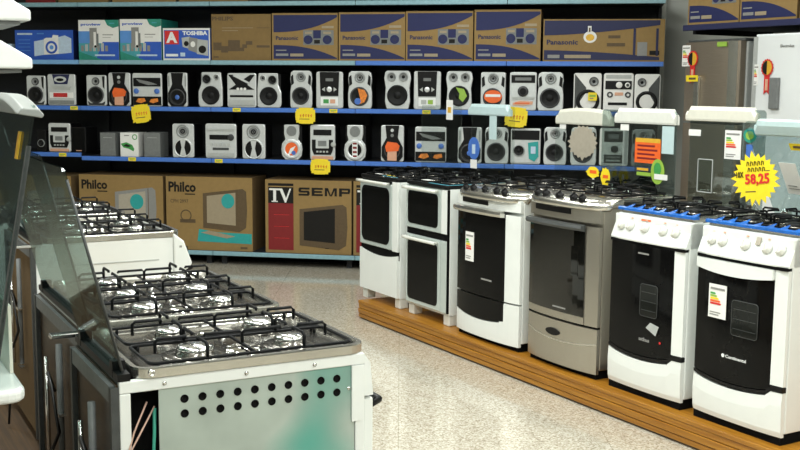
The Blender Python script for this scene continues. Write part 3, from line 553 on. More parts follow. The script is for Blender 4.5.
def semp(g, w, h):
    g.rect(-w*.465, -w*.17, h*.04, h*.95, 0, 'ink_red'); g.rect(-w*.465, -w*.17, h*.68, h*.95, -.0012, 'ink_black'); g.rect(-w*.465, -w*.17, h*.90, h*.915, -.0026, 'cardboard')
    # tall serif T and V
    y = -.0028
    g.rect(-w*.452, -w*.325, h*.855, h*.88, y, 'paper_white'); g.rect(-w*.405, -w*.372, h*.70, h*.86, y, 'paper_white'); g.rect(-w*.425, -w*.352, h*.695, h*.71, y, 'paper_white')
    g.poly([(-w*.335, h*.88), (-w*.30, h*.88), (-w*.255, h*.75), (-w*.215, h*.88), (-w*.195, h*.88), (-w*.255, h*.69), (-w*.27, h*.69)], y, 'paper_white')
    zl, zh, b = h*.79, h*.90, h*.026; zm = (zl+zh)/2; lw = w*.128
    X = [-w*.11+k*w*.152 for k in range(4)]
    x = X[0]                                                        # S
    for r_ in ((x+.008, x+lw, zh-b, zh), (x, x+b*1.3, zm, zh-.008), (x+.006, x+lw-.006, zm-b/2, zm+b/2), (x+lw-b*1.3, x+lw, zl+.008, zm), (x, x+lw-.008, zl, zl+b)): g.rect(*r_, 0, 'ink_black')
    x = X[1]                                                        # E
    for r_ in ((x, x+b*1.5, zl, zh), (x+b*1.4, x+lw, zh-b, zh), (x+b*1.4, x+lw*.92, zm-b/2, zm+b/2), (x+b*1.4, x+lw, zl, zl+b)): g.rect(*r_, 0, 'ink_black')
    x = X[2]; q = lw*1.08                                           # M
    g.rect(x, x+b*1.2, zl, zh, 0, 'ink_black'); g.rect(x+q-b*1.2, x+q, zl, zh, 0, 'ink_black')
    g.poly([(x+b*.6, zh), (x+q*.5-b*.6, zl), (x+q*.5+b*.2, zl), (x+b*1.7, zh)], -.0001, 'ink_black'); g.poly([(x+q-b*.6, zh), (x+q-b*1.7, zh), (x+q*.5-b*.2, zl), (x+q*.5+b*.6, zl)], -.0002, 'ink_black')
    x = X[3]+w*.012                                                 # P
    for r_ in ((x, x+b*1.5, zl, zh), (x+b*1.4, x+lw-.006, zh-b, zh), (x+lw-b*1.3, x+lw, zm, zh-.006), (x+b*1.4, x+lw-.006, zm-b*.7, zm+b*.3)): g.rect(*r_, 0, 'ink_black')
    tvpic(g, -w*.10, w*.455, h*.06, h*.68, 'ink_brown', 'ink_black'); g.rect(w*.2, w*.24, h*.075, h*.085, -.0032, 'ink_black')
    for k in range(3): g.rect(-w*.40, -w*.22, h*(.2+.16*k), h*(.205+.16*k), -.0014, 'ink_bright_red')
GV = 'television cartons on the bottom shelf'
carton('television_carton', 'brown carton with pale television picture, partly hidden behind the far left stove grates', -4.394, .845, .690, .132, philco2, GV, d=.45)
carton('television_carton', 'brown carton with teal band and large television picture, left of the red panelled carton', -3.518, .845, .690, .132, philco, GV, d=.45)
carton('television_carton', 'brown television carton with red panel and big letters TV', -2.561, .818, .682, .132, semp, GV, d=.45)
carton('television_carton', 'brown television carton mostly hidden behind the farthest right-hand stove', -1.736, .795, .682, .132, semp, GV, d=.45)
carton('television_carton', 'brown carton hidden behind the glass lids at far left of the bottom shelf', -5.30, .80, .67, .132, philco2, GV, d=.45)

# ------------------------------------------------------------------ right-hand platform and stoves
PH = .135
g = G()
g.box(-3.95, 2.35, 0, 1.05, PH-.022, PH, 'platform_wood')
for z0, z1, y in ((.012, .040, .004), (.043, .078, 0), (.081, PH-.0225, .004)): g.box(-3.95, 2.35, y, .02, z0, z1, 'platform_wood')
g.box(-3.94, 2.34, .012, 1.04, .002, PH-.023, 'dark_wood')
o = g.build('display_platform', None, .003); tag(o, 'long orange brown wooden platform under the right-hand row of stoves', 'platform'); place(o, rowR(2.88, 3.66), RZR)

def slant(x, y, z, ang): return Matrix.Translation((x, y, z)) @ Matrix.Rotation(ang, 4, 'X')
def burner(parent, x, y, z, r=.05, dish='tray_steel', head='aluminium', cap='aluminium'):
    g = G().lathe([(r*1.75, 0), (r*1.7, .006), (r*1.35, .003), (r*1.05, .004), (r, .016), (r*.92, .02), (0, .02)], (x, y, z), dish, 'z', 22)
    b = g.build('burner', parent)
    G().lathe([(r*.95, .0202), (r*.97, .025), (r*.85, .031), (r*.3, .035), (0, .0355)], (x, y, z), cap, 'z', 18).build('burner_cap', b)
def grate(parent, x0, x1, y0, y1, z, cs, r=.0052, lift=.036):
    """black wire grate: low frame with hooked fingers over each burner"""
    g = G(); zf, zt = z+.020, z+.020+lift
    fr = rr(x0, x1, y0, y1, .02, 3)
    g.tube([(x, y, zf) for x, y in fr], r, 'black_iron', 6, True)
    for x in (x0, x1):
        for y in (y0+.025, y1-.025): g.tube([(x, y, zf), (x, y, z+.001)], r, 'black_iron')
    ym = (y0+y1)/2; g.tube([(x0, ym, zf), (x1, ym, zf)], r, 'black_iron')
    for cx, cy in cs:
        for dx, dy in ((1, 0), (-1, 0), (0, 1), (0, -1)):
            if dx: ex, ey = (x1 if dx > 0 else x0), cy
            else:
                ex = cx; ey = min(y1, cy+.115) if dy > 0 else max(y0, cy-.115)
                if abs(ey-ym) < .05: ey = ym
            ix, iy = cx+dx*.028, cy+dy*.028
            g.tube([(ex, ey, zf), (ex, ey, zt-.008), (ex-dx*.008, ey-dy*.008, zt), (ix, iy, zt), (ix-dx*.001, iy-dy*.001, zt-.006)], r, 'black_iron')
    return g.build('grate', parent)
def hob(t, w, y0, y1, z, rim='stainless_bright', floor='tray_steel', film=None, cap='black_plastic', cols=2, r=.03, lip=.022):
    c = G().tray(-w/2, w/2, y0, y1, r, z, z+lip, .018, z+.008, rim, floor).build('cooktop', t)
    if film:
        g = G().loft(lin(-w/2-.004, w/2+.004, 15), lambda x: [(y0-.005, z+lip*.45), (y0-.006, z+lip), (y0+.004, z+lip+.004+.003*sin(x*70)), (y0+.026, z+lip+.003), (y0+.026, z+lip*.45)], film)
        # crumpled edges of the film
        R = random.Random(int(w*1000)+len(film))
        for k in range(7):
            x = -w/2+.03+k*(w-.08)/6
            g.add([(x, y0+.01, z+lip), (x+.05, y0+.008, z+lip), (x+.045, y0+.04, z+lip+.014+.02*R.random()), (x+.01, y0+.05, z+lip+.006), (x+.02, y0+.06, z+lip-.004)], [(0, 1, 2, 3), (0, 1, 4), (1, 2, 4), (2, 3, 4), (3, 0, 4)], film)
        g.build('protective_film', c)
    d = y1-y0; cw = w*.94/cols
    for i in range(cols):
        cx = -w*.47+cw*(i+.5); cs = [(cx, y0+d*.29), (cx, y0+d*.73)]
        for k, (x, y) in enumerate(cs): burner(t, x, y, z+.009, .048 if (i+k) % 2 else .040, cap=cap)
        grate(t, cx-cw*.46, cx+cw*.46, y0+d*.07, y1-d*.06, z+.008, cs)
    return c
def lid(t, w, y, z0, h, m='lid_smoked', bar=None, barx=None, lean=0, name='glass_lid', barh=.09, arch=0):
    T = Matrix.Translation((0, y, z0)) @ Matrix.Rotation(lean, 4, 'X')
    g = G(); g.T = T; g.prism(rr(-w/2, w/2, 0, h, .02), -.003, .003, m); o = g.build(name, t)
    for x in (-w*.36, w*.36):
        g = G(); g.T = T; g.box(x-.02, x+.02, -.012, .012, -.03, .035, 'aluminium'); g.build('hinge', o)
    if bar:
        g = G(); g.T = T; x0, x1 = barx or (-w/2, w/2)
        n = 11
        def f(x):
            q = (2*(x-x0)/(x1-x0)-1); e = .02*arch*(1-q*q); r = .35*barh if abs(q) > .95 else 0
            zb, zt = h-barh+.012, h+.012+e-r
            return [(-.016, zb), (-.020, zb+.01), (-.020, zt-.02), (-.010, zt), (.010, zt), (.018, zt-.015), (.018, zb)]
        g.loft([x0, x0+(x1-x0)*.02]+lin(x0+(x1-x0)*.06, x1-(x1-x0)*.06, n)+[x1-(x1-x0)*.02, x1], f, bar); g.build('lid_bar', o)
    return o
def onlid(t, name, x0, x1, z0, z1, y, fn, label=None, parent=None):
    g = G(); fn(g, x0, x1, z0, z1, y); o = g.build(name, parent or t)
    if label: o['label'] = label
    return o
def energy(g, x0, x1, z0, z1, y):
    w, h = x1-x0, z1-z0
    g.rect(x0, x1, z0, z1, y, 'paper_white', .002)
    for k, (m, l) in enumerate((('green', .30), ('lime', .42), ('yellow', .54), ('orange', .66), ('ink_bright_red', .72))):
        zz = z1-h*(.30+.075*k); g.poly([(x0+w*.1, zz), (x0+w*(.1+l*.8), zz), (x0+w*(.16+l*.8), zz+h*.028), (x0+w*(.1+l*.8), zz+h*.056), (x0+w*.1, zz+h*.056)], y-.002, m)
    g.rect(x0+w*.1, x1-w*.1, z1-h*.16, z1-h*.1, y-.002, 'ink_grey'); g.rect(x0+w*.1, x1-w*.3, z0+h*.15, z0+h*.18, y-.002, 'ink_grey'); g.rect(x0+w*.1, x1-w*.4, z0+h*.08, z0+h*.11, y-.002, 'ink_grey')
def plain(m, th=.002): return lambda g, x0, x1, z0, z1, y: g.rect(x0, x1, z0, z1, y, m, th)
def handle(t, x0, x1, z, y, m, r=.011, bow=.0, parent=None):
    g = G(); n = 9
    g.tube([(x, y-.035-bow*(1-((2*x-x0-x1)/(x1-x0))**2), z) for x in lin(x0, x1, n)], r, m, 8)
    for x in (x0+.02, x1-.02): g.tube([(x, y-.034, z), (x, y, z)], r*.8, m, 8)
    return g.build('door_handle', parent or t)
def knob5(t, xs, ang, y, z, r, m, top='light_grey'):
    for x in xs:
        g = G(); g.T = slant(x, y, z, ang)
        g.lathe([(r, 0), (r, -.006), (r*.84, -.009), (r*.80, -.02), (r*.7, -.022), (0, -.022)], (0, 0, 0), m, n=20)
        g.box(-r*.18, r*.18, -.028, -.02, -r*.78, r*.78, m)
        g.build('knob', t)
GR = 'stoves on the wooden platform at right'
def stove(s, w, label, dep=.55): return thing('stove', label, 'stove', rowR(s, 3.73, PH), RZR, GR)

# --- stove 1 (farthest)
w = .55; t = stove(6.665, w, 'farthest stove of the right-hand row: single dark glass oven door over white drawer')
G().box(-w/2, w/2, .02, .52, .07, .885, 'white_enamel').build('body', t, .004)
for x in (-w/2+.005, w/2-.075):
    for y in (.025, .44): G().box(x, x+.07, y, y+.07, 0, .072, 'white_plastic').build('foot', t, .006)
d = G().box(-w/2+.004, w/2-.085, 0, .019, .405, .865, 'silver_glass').build('oven_door', t, .006)
G().prism(rr(-w/2+.035, w/2-.115, .435, .835, .05), -.003, .0005, 'black_glass').build('door_window', d)
g = G(); g.rect(-w/2+.02, w/2-.10, .86, .885, .004, 'black_plastic', .004); g.build('top_strip', t)
handle(t, -w/2+.02, w/2-.10, .868, 0, 'white_plastic', .010, .004, d)
G().box(w/2-.08, w/2, .0, .019, .40, .885, 'white_enamel').build('side_strip', t, .004)
g = G(); xs = lin(-w/2+.004, w/2-.004, 13)
G().loft(xs, lambda x: [(0, .078), (0, .375-.03*(1-(2*x/w)**2)), (.019, .375-.03*(1-(2*x/w)**2)), (.019, .078)], 'white_enamel').build('drawer', t)
G().box(-w/2+.003, w/2-.003, .012, .0195, .34, .40, 'black_void').build('gap_strip', t)
hob(t, w, .0, .52, .887, rim='black_plastic', floor='black_glass', film=None)
l = lid(t, w*.97, .52, .905, .50, 'lid_glass')
onlid(t, 'label', .076, .159, 1.305, 1.445, .516, lambda g, a, b, c, d_, y: (g.rect(a, b, c, d_, y, 'paper_white', .002), g.rect(a+.02, b-.02, c+.05, c+.09, y-.002, 'gold')), 'white label with yellow mark', l)
g = G(); g.box(-.2, -.12, .05, .11, .911, .913, 'paper_white'); g.build('leaflet', t)
g = G(); g.box(.02, .22, .02, .05, .913, .916, 'film_cyan'); g.box(.0, .12, .05, .07, .913, .917, 'yellow'); g.build('packing_strip', t)

# --- stove 2 (double oven)
w = .52; t = stove(6.02, w, 'second farthest right-hand stove: white double oven with two dark windowed doors')
G().box(-w/2, w/2, .02, .52, .068, .89, 'white_enamel').build('body', t, .004)
for x in (-w/2+.005, w/2-.075):
    for y in (.025, .44): G().box(x, x+.07, y, y+.07, 0, .070, 'white_plastic').build('foot', t, .006)
for z0, z1, hz in ((.60, .885, .893), (.085, .555, .535)):
    d = G().box(-w/2+.004, w/2-.085, 0, .019, z0, z1, 'silver_glass').build('oven_door', t, .006)
    G().prism(rr(-w/2+.03, w/2-.115, z0+.03, z1-.035, .03), -.003, .0005, 'black_glass').build('door_window', d)
    handle(t, -w/2+.01, w/2-.10, min(hz, z1-.014), 0, 'white_plastic', .011, .004, d)
G().box(-w/2+.003, w/2-.003, .01, .0195, .558, .597, 'black_void').build('gap_strip', t)
G().box(w/2-.078, w/2-.012, .0, .019, .60, .885, 'white_enamel').build('side_strip', t, .004)
G().box(w/2-.078, w/2-.012, .0, .019, .085, .555, 'silver_glass').build('side_strip', t, .004)
G().box(w/2-.010, w/2-.002, .004, .0195, .085, .885, 'black_void').build('gap_strip', t)
hob(t, w, -.005, .52, .892, rim='black_plastic', floor='tray_steel')
g = G(); g.box(.02, w/2-.01, .004, .016, .9145, .918, 'film_cyan'); g.box(w/2-.014, w/2-.004, .02, .45, .9145, .918, 'film_cyan'); g.build('protective_film', t)
g = G(); g.box(-.12, -.04, .03, .08, .924, .926, 'paper_white'); g.build('leaflet', t)
l = lid(t, w*.96, .52, .912, .50, 'lid_glass', 'aqua_plastic', (-.27, .20), barh=.075)
onlid(t, 'hanging_strip', -.02, .06, 1.19, 1.36, .512, plain('aqua_plastic', .004), 'pale blue strip', l)
onlid(t, 'leaflet', -.279, -.14, 1.02, 1.175, .514, lambda g, a, b, c, d_, y: (g.prism(ell((a+b)/2, (c+d_)/2+.02, (b-a)/2, (d_-c)/2, 18), y-.002, y, 'blue_print'), g.rect(a+.05, b-.05, c+.06, d_-.03, y-.002, 'box_ice'), g.rect(a+.03, b-.03, c-.04, c+.02, y, 'paper_white', .0015)), 'blue oval leaflet', l)

# --- stove 3 (wide, bulging steel rim, white front)
def bowed(w, b): return lambda x: -b*(1-abs(2*x/w)**2.6)
def rimtop(t, w, z, dep, bulge, m, zt=.05):
    f = bowed(w, bulge); xs = lin(-w/2, w/2, 25)
    def prof(x):
        e = .5*abs(2*x/w)**10*.07; y = f(x)+e
        return [(y+.008, z-.018), (y-.002, z-.008), (y-.002, z+.014), (y+.012, z+.028), (y+.085, z+zt), (.13, z+zt), (.13, z), (y+.02, z)]
    G().loft(xs, prof, m, True).build('cooktop_rim', t)
    return f
def bowpanel(xs, f, zb, zt, m, th=.018):
    return G().loft(xs, lambda x: [(f(x), zb(x)), (f(x), zt(x)), (f(x)+th, zt(x)), (f(x)+th, zb(x))], m)
w = .66; t = stove(5.31, w, 'white stove with bulging steel rim and black knobs on the platform')
G().box(-w/2, w/2, .02, .74, .05, .885, 'white_enamel').build('body', t, .004)
G().box(-w/2+.015, w/2-.015, .010, .70, 0, .049, 'black_void').build('plinth', t)
f = bowed(w, .03); xa, xb = -w/2+.004, w/2-.13
C = lambda v: (lambda x: v)
xs = lin(xa, w/2-.004, 17); xd = lin(xa, xb, 15)
bowpanel(xs, f, C(.82), C(.888), 'white_enamel', .045).build('control_panel', t)
bowpanel(lin(-.25, .04, 9), lambda x: f(x)-.004, C(.840), C(.873), 'black_plastic', .01).build('display', t)
d = bowpanel(xd, f, C(.285), C(.80), 'black_glass').build('oven_door', t)
G().loft(lin(xa, xb, 11), lambda x: [(f(x)-.035, .785), (f(x)-.040, .80), (f(x)-.035, .815), (f(x)-.004, .822), (f(x)-.004, .782)], 'stainless_bright').build('door_handle', d)
onlid(t, 'energy_label', -.19, -.10, .48, .66, f(-.14)-.006, energy, None, d)
g = G(); g.rect(-.02, .09, .385, .395, f(0)-.002, 'ink_grey', .001); g.build('badge', d)
bowpanel(lin(xb+.006, w/2-.004, 5), f, C(.285), C(.80), 'white_enamel').build('side_strip', t)
low = lambda x: .165-.024*(1-(2*(x-(xa+xb)/2)/(xb-xa))**2)
bowpanel(xd, f, low, C(.275), 'black_glass').build('lower_glass', t)
bowpanel(xs, f, C(.03), lambda x: (low(x)-.006 if x <= xb else .275), 'white_enamel').build('drawer', t)
rimtop(t, w+.02, .888, .6, .06, 'stainless_bright', .045)
knob5(t, (-.20, -.12, .0, .12, .20), -1.0, -.025, .926, .022, 'black_plastic')
hob(t, w, .10, .74, .915, rim='stainless_bright', cols=2, lip=.016)
l = lid(t, w*.97, .75, .92, .46, 'lid_glass', 'cream_plastic', (-.30, .225), arch=1, barh=.085)
onlid(t, 'label', -.269, -.206, 1.275, 1.32, .742, plain('paper_white'), None, l)
o = thing('price_sign', 'plain beige starburst sign back stuck on the glass lid with arched cream bar', 'price sign', rowR(5.31, 3.73, PH), RZR)
g = G(); g.prism(star(-.036, 1.197, .152, .118, .80, 20, 11, .15), .740, .742, 'beige_card'); g.build('card', o)

# --- stove 4 (stainless)
w = .60; t = stove(4.595, w, 'stainless steel stove with dark handle and oval drawer pull, fourth from the far end')
G().box(-w/2, w/2, .02, .50, .05, .915, 'stainless').build('body', t, .004)
G().box(-w/2+.015, w/2-.015, .010, .46, 0, .049, 'black_void').build('plinth', t)
f = bowed(w, .03); xa, xb = -w/2+.004, w/2-.095
xs = lin(xa, w/2-.004, 17); xd = lin(xa, xb, 15)
bowpanel(xs, f, C(.835), C(.918), 'stainless', .045).build('control_panel', t)
bowpanel(lin(-.23, .09, 9), lambda x: f(x)-.004, C(.868), C(.905), 'black_plastic', .01).build('display', t)
d = bowpanel(xd, f, C(.285), C(.815), 'stainless').build('oven_door', t)
bowpanel(lin(xa+.004, xb-.002, 13), lambda x: f(x)-.003, C(.325), C(.80), 'mirror_glass', .004).build('door_window', d)
g = bowpanel(lin(xa+.05, xb-.05, 9), lambda x: f(x)-.0045, C(.54), C(.70), 'mirror_glass', .003); g.build('inner_window', d)
G().loft(lin(xa, xb, 11), lambda x: [(f(x)-.032, .790), (f(x)-.038, .803), (f(x)-.032, .816), (f(x)-.004, .822), (f(x)-.004, .785)], 'dark_grey').build('door_handle', d)
g = G(); g.rect(-.04, .07, .345, .353, f(0)-.003, 'ink_grey', .001); g.build('badge', d)
bowpanel(lin(xb+.005, w/2-.004, 5), f, C(.285), C(.815), 'stainless').build('side_strip', t)
dr = bowpanel(xs, f, C(.03), C(.272), 'stainless').build('drawer', t)
g = G(); g.prism(ell(-.035, .205, .06, .020, 20), f(0)-.006, f(0)+.004, 'black_plastic'); g.build('drawer_pull', dr)
bowpanel(xs, lambda x: f(x)-.003, lambda x: .19-.03*(1-(2*x/w)**2), lambda x: .197-.03*(1-(2*x/w)**2), 'stainless_bright', .004).build('drawer_ridge', dr)
G().box(-w/2+.004, w/2-.004, .0, .0195, .273, .284, 'black_void').build('gap_strip', t)
rimtop(t, w+.05, .918, .6, .06, 'stainless_bright', .045)
knob5(t, (-.20, -.13, -.01, .11, .18), -1.0, -.025, .956, .024, 'black_plastic')
hob(t, w+.03, .10, .50, .945, rim='stainless_bright', lip=.016)
l = lid(t, .60, .51, .93, .485, 'lid_smoked', 'white_plastic', (-.176, .30), barh=.085)
onlid(t, 'label', -.137, -.069, 1.300, 1.336, .505, plain('paper_white'), None, l)
def leaflet(g, a, b, c, d_, y):
    w_, h_ = b-a, d_-c
    g.rect(a, b, c, d_, y, 'orange', .002); g.rect(a+w_*.02, b-w_*.02, d_-h_*.12, d_+h_*.06, y-.0005, 'gold', .002)
    for k in range(4): g.rect(a+w_*.1, b-w_*(.12+.1*(k % 2)), c+h_*(.16+.18*k), c+h_*(.24+.18*k), y-.002, 'ink_red', .0008)
    g.rect(a, b, c-h_*.75, c-h_*.02, y, 'lid_smoked', .001); g.rect(a+.02, b-.07, c-h_*.55, c-h_*.4, y-.001, 'lime', .001); g.rect(a+.02, b-.09, c-h_*.33, c-h_*.22, y-.001, 'gold', .001)
onlid(t, 'leaflet', -.012, .19, 1.125, 1.255, .505, leaflet, 'orange leaflet', l)
onlid(t, 'sticker', .124, .255, 1.016, 1.150, .503, lambda g, a, b, c, d_, y: (g.prism(ell((a+b)/2-.015, (c+d_)/2, .052, .07, 20), y-.002, y, 'lime'), g.prism(ell((a+b)/2-.015, (c+d_)/2+.015, .028, .036, 16), y-.004, y-.002, 'green'), g.rect(a+.03, b, c+.025, c+.055, y-.004, 'paper_white')), 'green oval sticker', l)
onlid(t, 'label', .20, .29, 1.185, 1.335, .503, plain('aqua_plastic'), 'pale grey label', l)

for s_, t_, z_, w_, h_, sd, lab in ((4.885, 4.17, 1.185, .13, .085, 5, 'small yellow price sign standing left of the taller one on the stainless stove'), (4.775, 4.17, 1.165, .10, .12, 6, 'taller yellow price sign on a white stick at the back of the stainless stove')):
    o = thing('price_sign', lab, 'price sign', rowR(s_, t_, z_), RZR)
    g = G(); g.prism(star(0, 0, w_/2, h_/2, .78, 12, sd, .25), -.002, 0, 'yellow'); g.rect(-w_*.2, w_*.25, -.008, .012, -.002, 'orange', .001); g.build('card', o)
    G().box(-.008, .008, .0005, .004, PH+.969-z_, .01, 'paper_white').build('stick', o)

# --- stoves 5 and 6 (white, slanted panels, blue film)
def white_stove(s, w, label, six):
    t = stove(s, w, label)
    G().box(-w/2, w/2, .02, .52, .05, .905, 'white_enamel').build('body', t, .005)
    G().box(-w/2+.008, w/2-.008, .003, .50, 0, .052, 'black_void').build('plinth', t)
    f = bowed(w, .016); xa, xb = -w/2+.004, w/2-.072; xs = lin(xa, w/2-.004, 19); xd = lin(xa, xb, 17)
    # slanted control panel
    G().loft(lin(-w/2, w/2, 19), lambda x: [(f(x)-.004, .782), (f(x)-.006, .79), (.042+.3*f(x), .906), (.06, .910), (.10, .910), (.10, .785)], 'white_enamel').build('control_panel', t)
    ang = -atan((.05)/.116); a2 = -.42
    for x in ((-.20, -.135, -.03, .095, .175) if not six else (-.19, -.125, .01, .13, .20)):
        y = (f(x)-.006+.042+.3*f(x))/2; r = .026
        g = G(); g.T = slant(x, y-.002, .852, a2)
        g.lathe([(r, 0), (r, -.006), (r*.84, -.009), (r*.78, -.022), (r*.66, -.024), (0, -.024)], (0, 0, 0), 'white_plastic', n=20)
        g.box(-.004, .004, -.030, -.022, -r*.7, r*.7, 'white_plastic'); g.build('knob', t)
        g = G(); g.T = slant(x, y+.012, .889, a2); g.box(-.006, .006, -.004, .002, -.003, .003, 'peach'); g.build('dial_mark', t)
    if six:
        g = G(); g.T = slant(.075, (f(.075)+.036)/2-.002+.006, .875, a2); g.box(-.012, .012, -.004, .001, -.018, .018, 'beige_card'); g.build('sticker', t)
    else:
        g = G(); g.T = slant(-.035, .022, .888, a2); g.box(-.035, .03, -.005, .001, -.004, .004, 'orange'); g.build('sticker', t)
    G().box(-w/2+.006, w/2-.006, -.012, .0195, .768, .783, 'black_void').build('gap_strip', t)
    zb = lambda x: .238-.022*(1-(2*(x-(xa+xb)/2)/(xb-xa))**2)
    ztop = .715 if six else .768
    d = bowpanel(xd, f, zb, C(ztop), 'black_glass').build('oven_door', t)
    if six:
        bowpanel(xd, lambda x: f(x)-.012, lambda x: .722-.018*(1-(2*(x-(xa+xb)/2)/(xb-xa))**2), C(.766), 'white_enamel', .03).build('door_handle', d)
        onlid(t, 'energy_label', -.165, -.06, .50, .655, f(-.11)-.0075, energy, None, d)
        wx = (-.03, .12, .44, .60)
    else: wx = (-.02, .10, .42, .58)
    # inner oven window seen through the black glass
    g = G(); ye = f(.03)-.0025
    g.tube([(x, ye-.0005, z) for x, z in rr(wx[0], wx[1], wx[2], wx[3], .015, 3)], .0018, 'dark_grey', 4, True)
    g.prism(rr(wx[0], wx[1], wx[2], wx[3], .015), ye-.0012, ye+.003, 'window_glass')
    for k in range(3): g.rect(wx[0]+.01, wx[1]-.01, wx[2]+.03+.045*k, wx[2]+.032+.045*k, ye-.0012, 'dark_grey', .0008)
    g.build('inner_window', d)
    g = G()
    if six:
        g.disc(-.070, .335, .009, .009, f(-.07)-.0025, 'ink_white', .001); g.text('Continental', -.055, .065, .328, .343, f(0)-.0025, 'ink_white', .01)
    else:
        g.text('atlas', -.02, .055, .293, .312, f(0)-.0025, 'ink_grey', .02); g.disc(.125, .305, .006, .006, f(.125)-.002, 'ink_bright_red', .002); g.rect(-.045, .03, .725, .733, f(0)-.002, 'ink_grey', .001)
    g.build('badge', d)
    if not six:
        o2 = onlid(t, 'sticker', .03, .12, .335, .395, f(.07)-.006, lambda g, a, b, c, d_, y: g.poly([(a, c+.03), (b-.02, c), (b, d_-.01), (a+.03, d_)], y, 'light_grey'), 'small pale paper on the glass', d)
    bowpanel(lin(xb+.004, w/2-.004, 5), f, C(.262), C(.768), 'white_enamel').build('side_strip', t)
    bowpanel(xs, lambda x: f(x)-.004, lambda x: (zb(x)-.018 if x <= xb else .236), lambda x: (zb(x)-.004 if x <= xb else .258), 'black_plastic', .03).build('door_lip', t)
    zl = lambda x: (zb(x)-.026 if x <= xb else .234)
    G().loft(xs, lambda x: [(f(x)+.004, .036), (f(x)-.002, .06), (f(x)-.006, zl(x)-.06), (f(x)-.002, zl(x)), (.019, zl(x)), (.019, .036)], 'white_enamel', False).build('drawer', t)
    hob(t, w, .045, .52, .912, rim='stainless_bright', floor='tray_steel', film='film_blue')
    return t
t5 = white_stove(3.945, .525, 'white stove with plain black door glass and no door label, beside the stainless one', False)
l = lid(t5, .50, .51, .93, .505, 'lid_smoked', 'cream_plastic', (-.27, .20), barh=.075)
onlid(t5, 'label', -.255, -.17, 1.292, 1.325, .505, plain('paper_white'), None, l)
onlid(t5, 'clear_pocket', -.179, -.078, 1.001, 1.172, .505, lambda g, a, b, c, d_, y: (g.rect(a, b, c, d_, y, 'lid_glass', .001), g.tube([(x, y-.002, z) for x, z in rr(a, b, c, d_, .004)], .003, 'light_grey', 4, True)), None, l)
onlid(t5, 'energy_label', -.002, .105, 1.184, 1.330, .505, energy, None, l)
onlid(t5, 'sticker', .121, .202, 1.274, 1.345, .503, lambda g, a, b, c, d_, y: (g.prism(ell((a+b)/2, (c+d_)/2, .042, .037, 20), y-.002, y, 'box_green'), g.prism(ell((a+b)/2, (c+d_)/2, .026, .022, 16), y-.004, y-.002, 'lime'), g.rect(a+.02, b-.02, c-.10, c-.01, y, 'blue_print')), 'green round sticker', l)
t6 = white_stove(3.345, .525, 'nearest white stove of the right-hand row, white handle and energy label on door', True)
l = lid(t6, .525, .51, .93, .52, 'lid_teal', 'aqua_plastic', (-.20, .262), lean=.50, barh=.075)
LT = Matrix.Translation((0, .51, .93)) @ Matrix.Rotation(.50, 4, 'X')
def on6(name, x0, x1, z0, z1, fn, label=None, y=-.006):
    g = G(); g.T = LT; fn(g, x0, x1, z0, z1, y); o = g.build(name, l)
    if label: o['label'] = label
on6('price_tag', -.03, .06, .385, .42, lambda g, a, b, c, d_, y: (g.rect(a, b, c, d_, y, 'yellow'), g.rect(a+.02, b-.015, c+.012, c+.024, y-.002, 'ink_brown')), 'yellow tag', -.010)
on6('label', -.13, -.035, .14, .31, lambda g, a, b, c, d_, y: (g.rect(a, b, c, d_, y, 'paper_white'), g.rect(a+.015, b-.02, c+.03, c+.034, y-.002, 'ink_grey'), g.rect(a+.015, b-.03, c+.045, c+.049, y-.002, 'ink_grey')), 'white label')
# big yellow price sign
o = thing('price_sign', 'large yellow starburst price sign reading 58,25 above the nearest stoves', 'price sign', rowR(3.425, 3.88, 1.270), RZR)
g = G(); g.T = Matrix.Rotation(-.08, 4, 'Y')
g.prism(star(0, 0, .148, .128, .74, 22, 5, .12), -.002, .0, 'yellow'); g.build('card', o)
g = G(); g.T = Matrix.Rotation(-.12, 4, 'Y')
g.text('58,25', -.058, .082, -.034, .022, -.0035, 'ink_bright_red', .03); g.text('10X', -.108, -.066, .006, .034, -.0035, 'ink_black', .02)
for zz, x0, n in ((.068, -.045, 5), (.04, -.04, 5)):
    for k in range(n): g.tube([(x0+k*.021, -.003, zz-.010), (x0+k*.021+.004, -.003, zz+.010), (x0+k*.021+.012, -.003, zz+.006), (x0+k*.021+.012, -.003, zz-.008)], .0022, 'ink_black', 5)
g.rect(-.06, .0, -.062, -.057, -.002, 'ink_brown', .0008); g.rect(.06, .085, .03, .034, -.002, 'ink_brown', .0008)
g.build('handwriting', o)
G().tube([(0, .001, -.11), (0, .04, -.16), (0, .06, -.20)], .003, 'aluminium').build('clip', o)

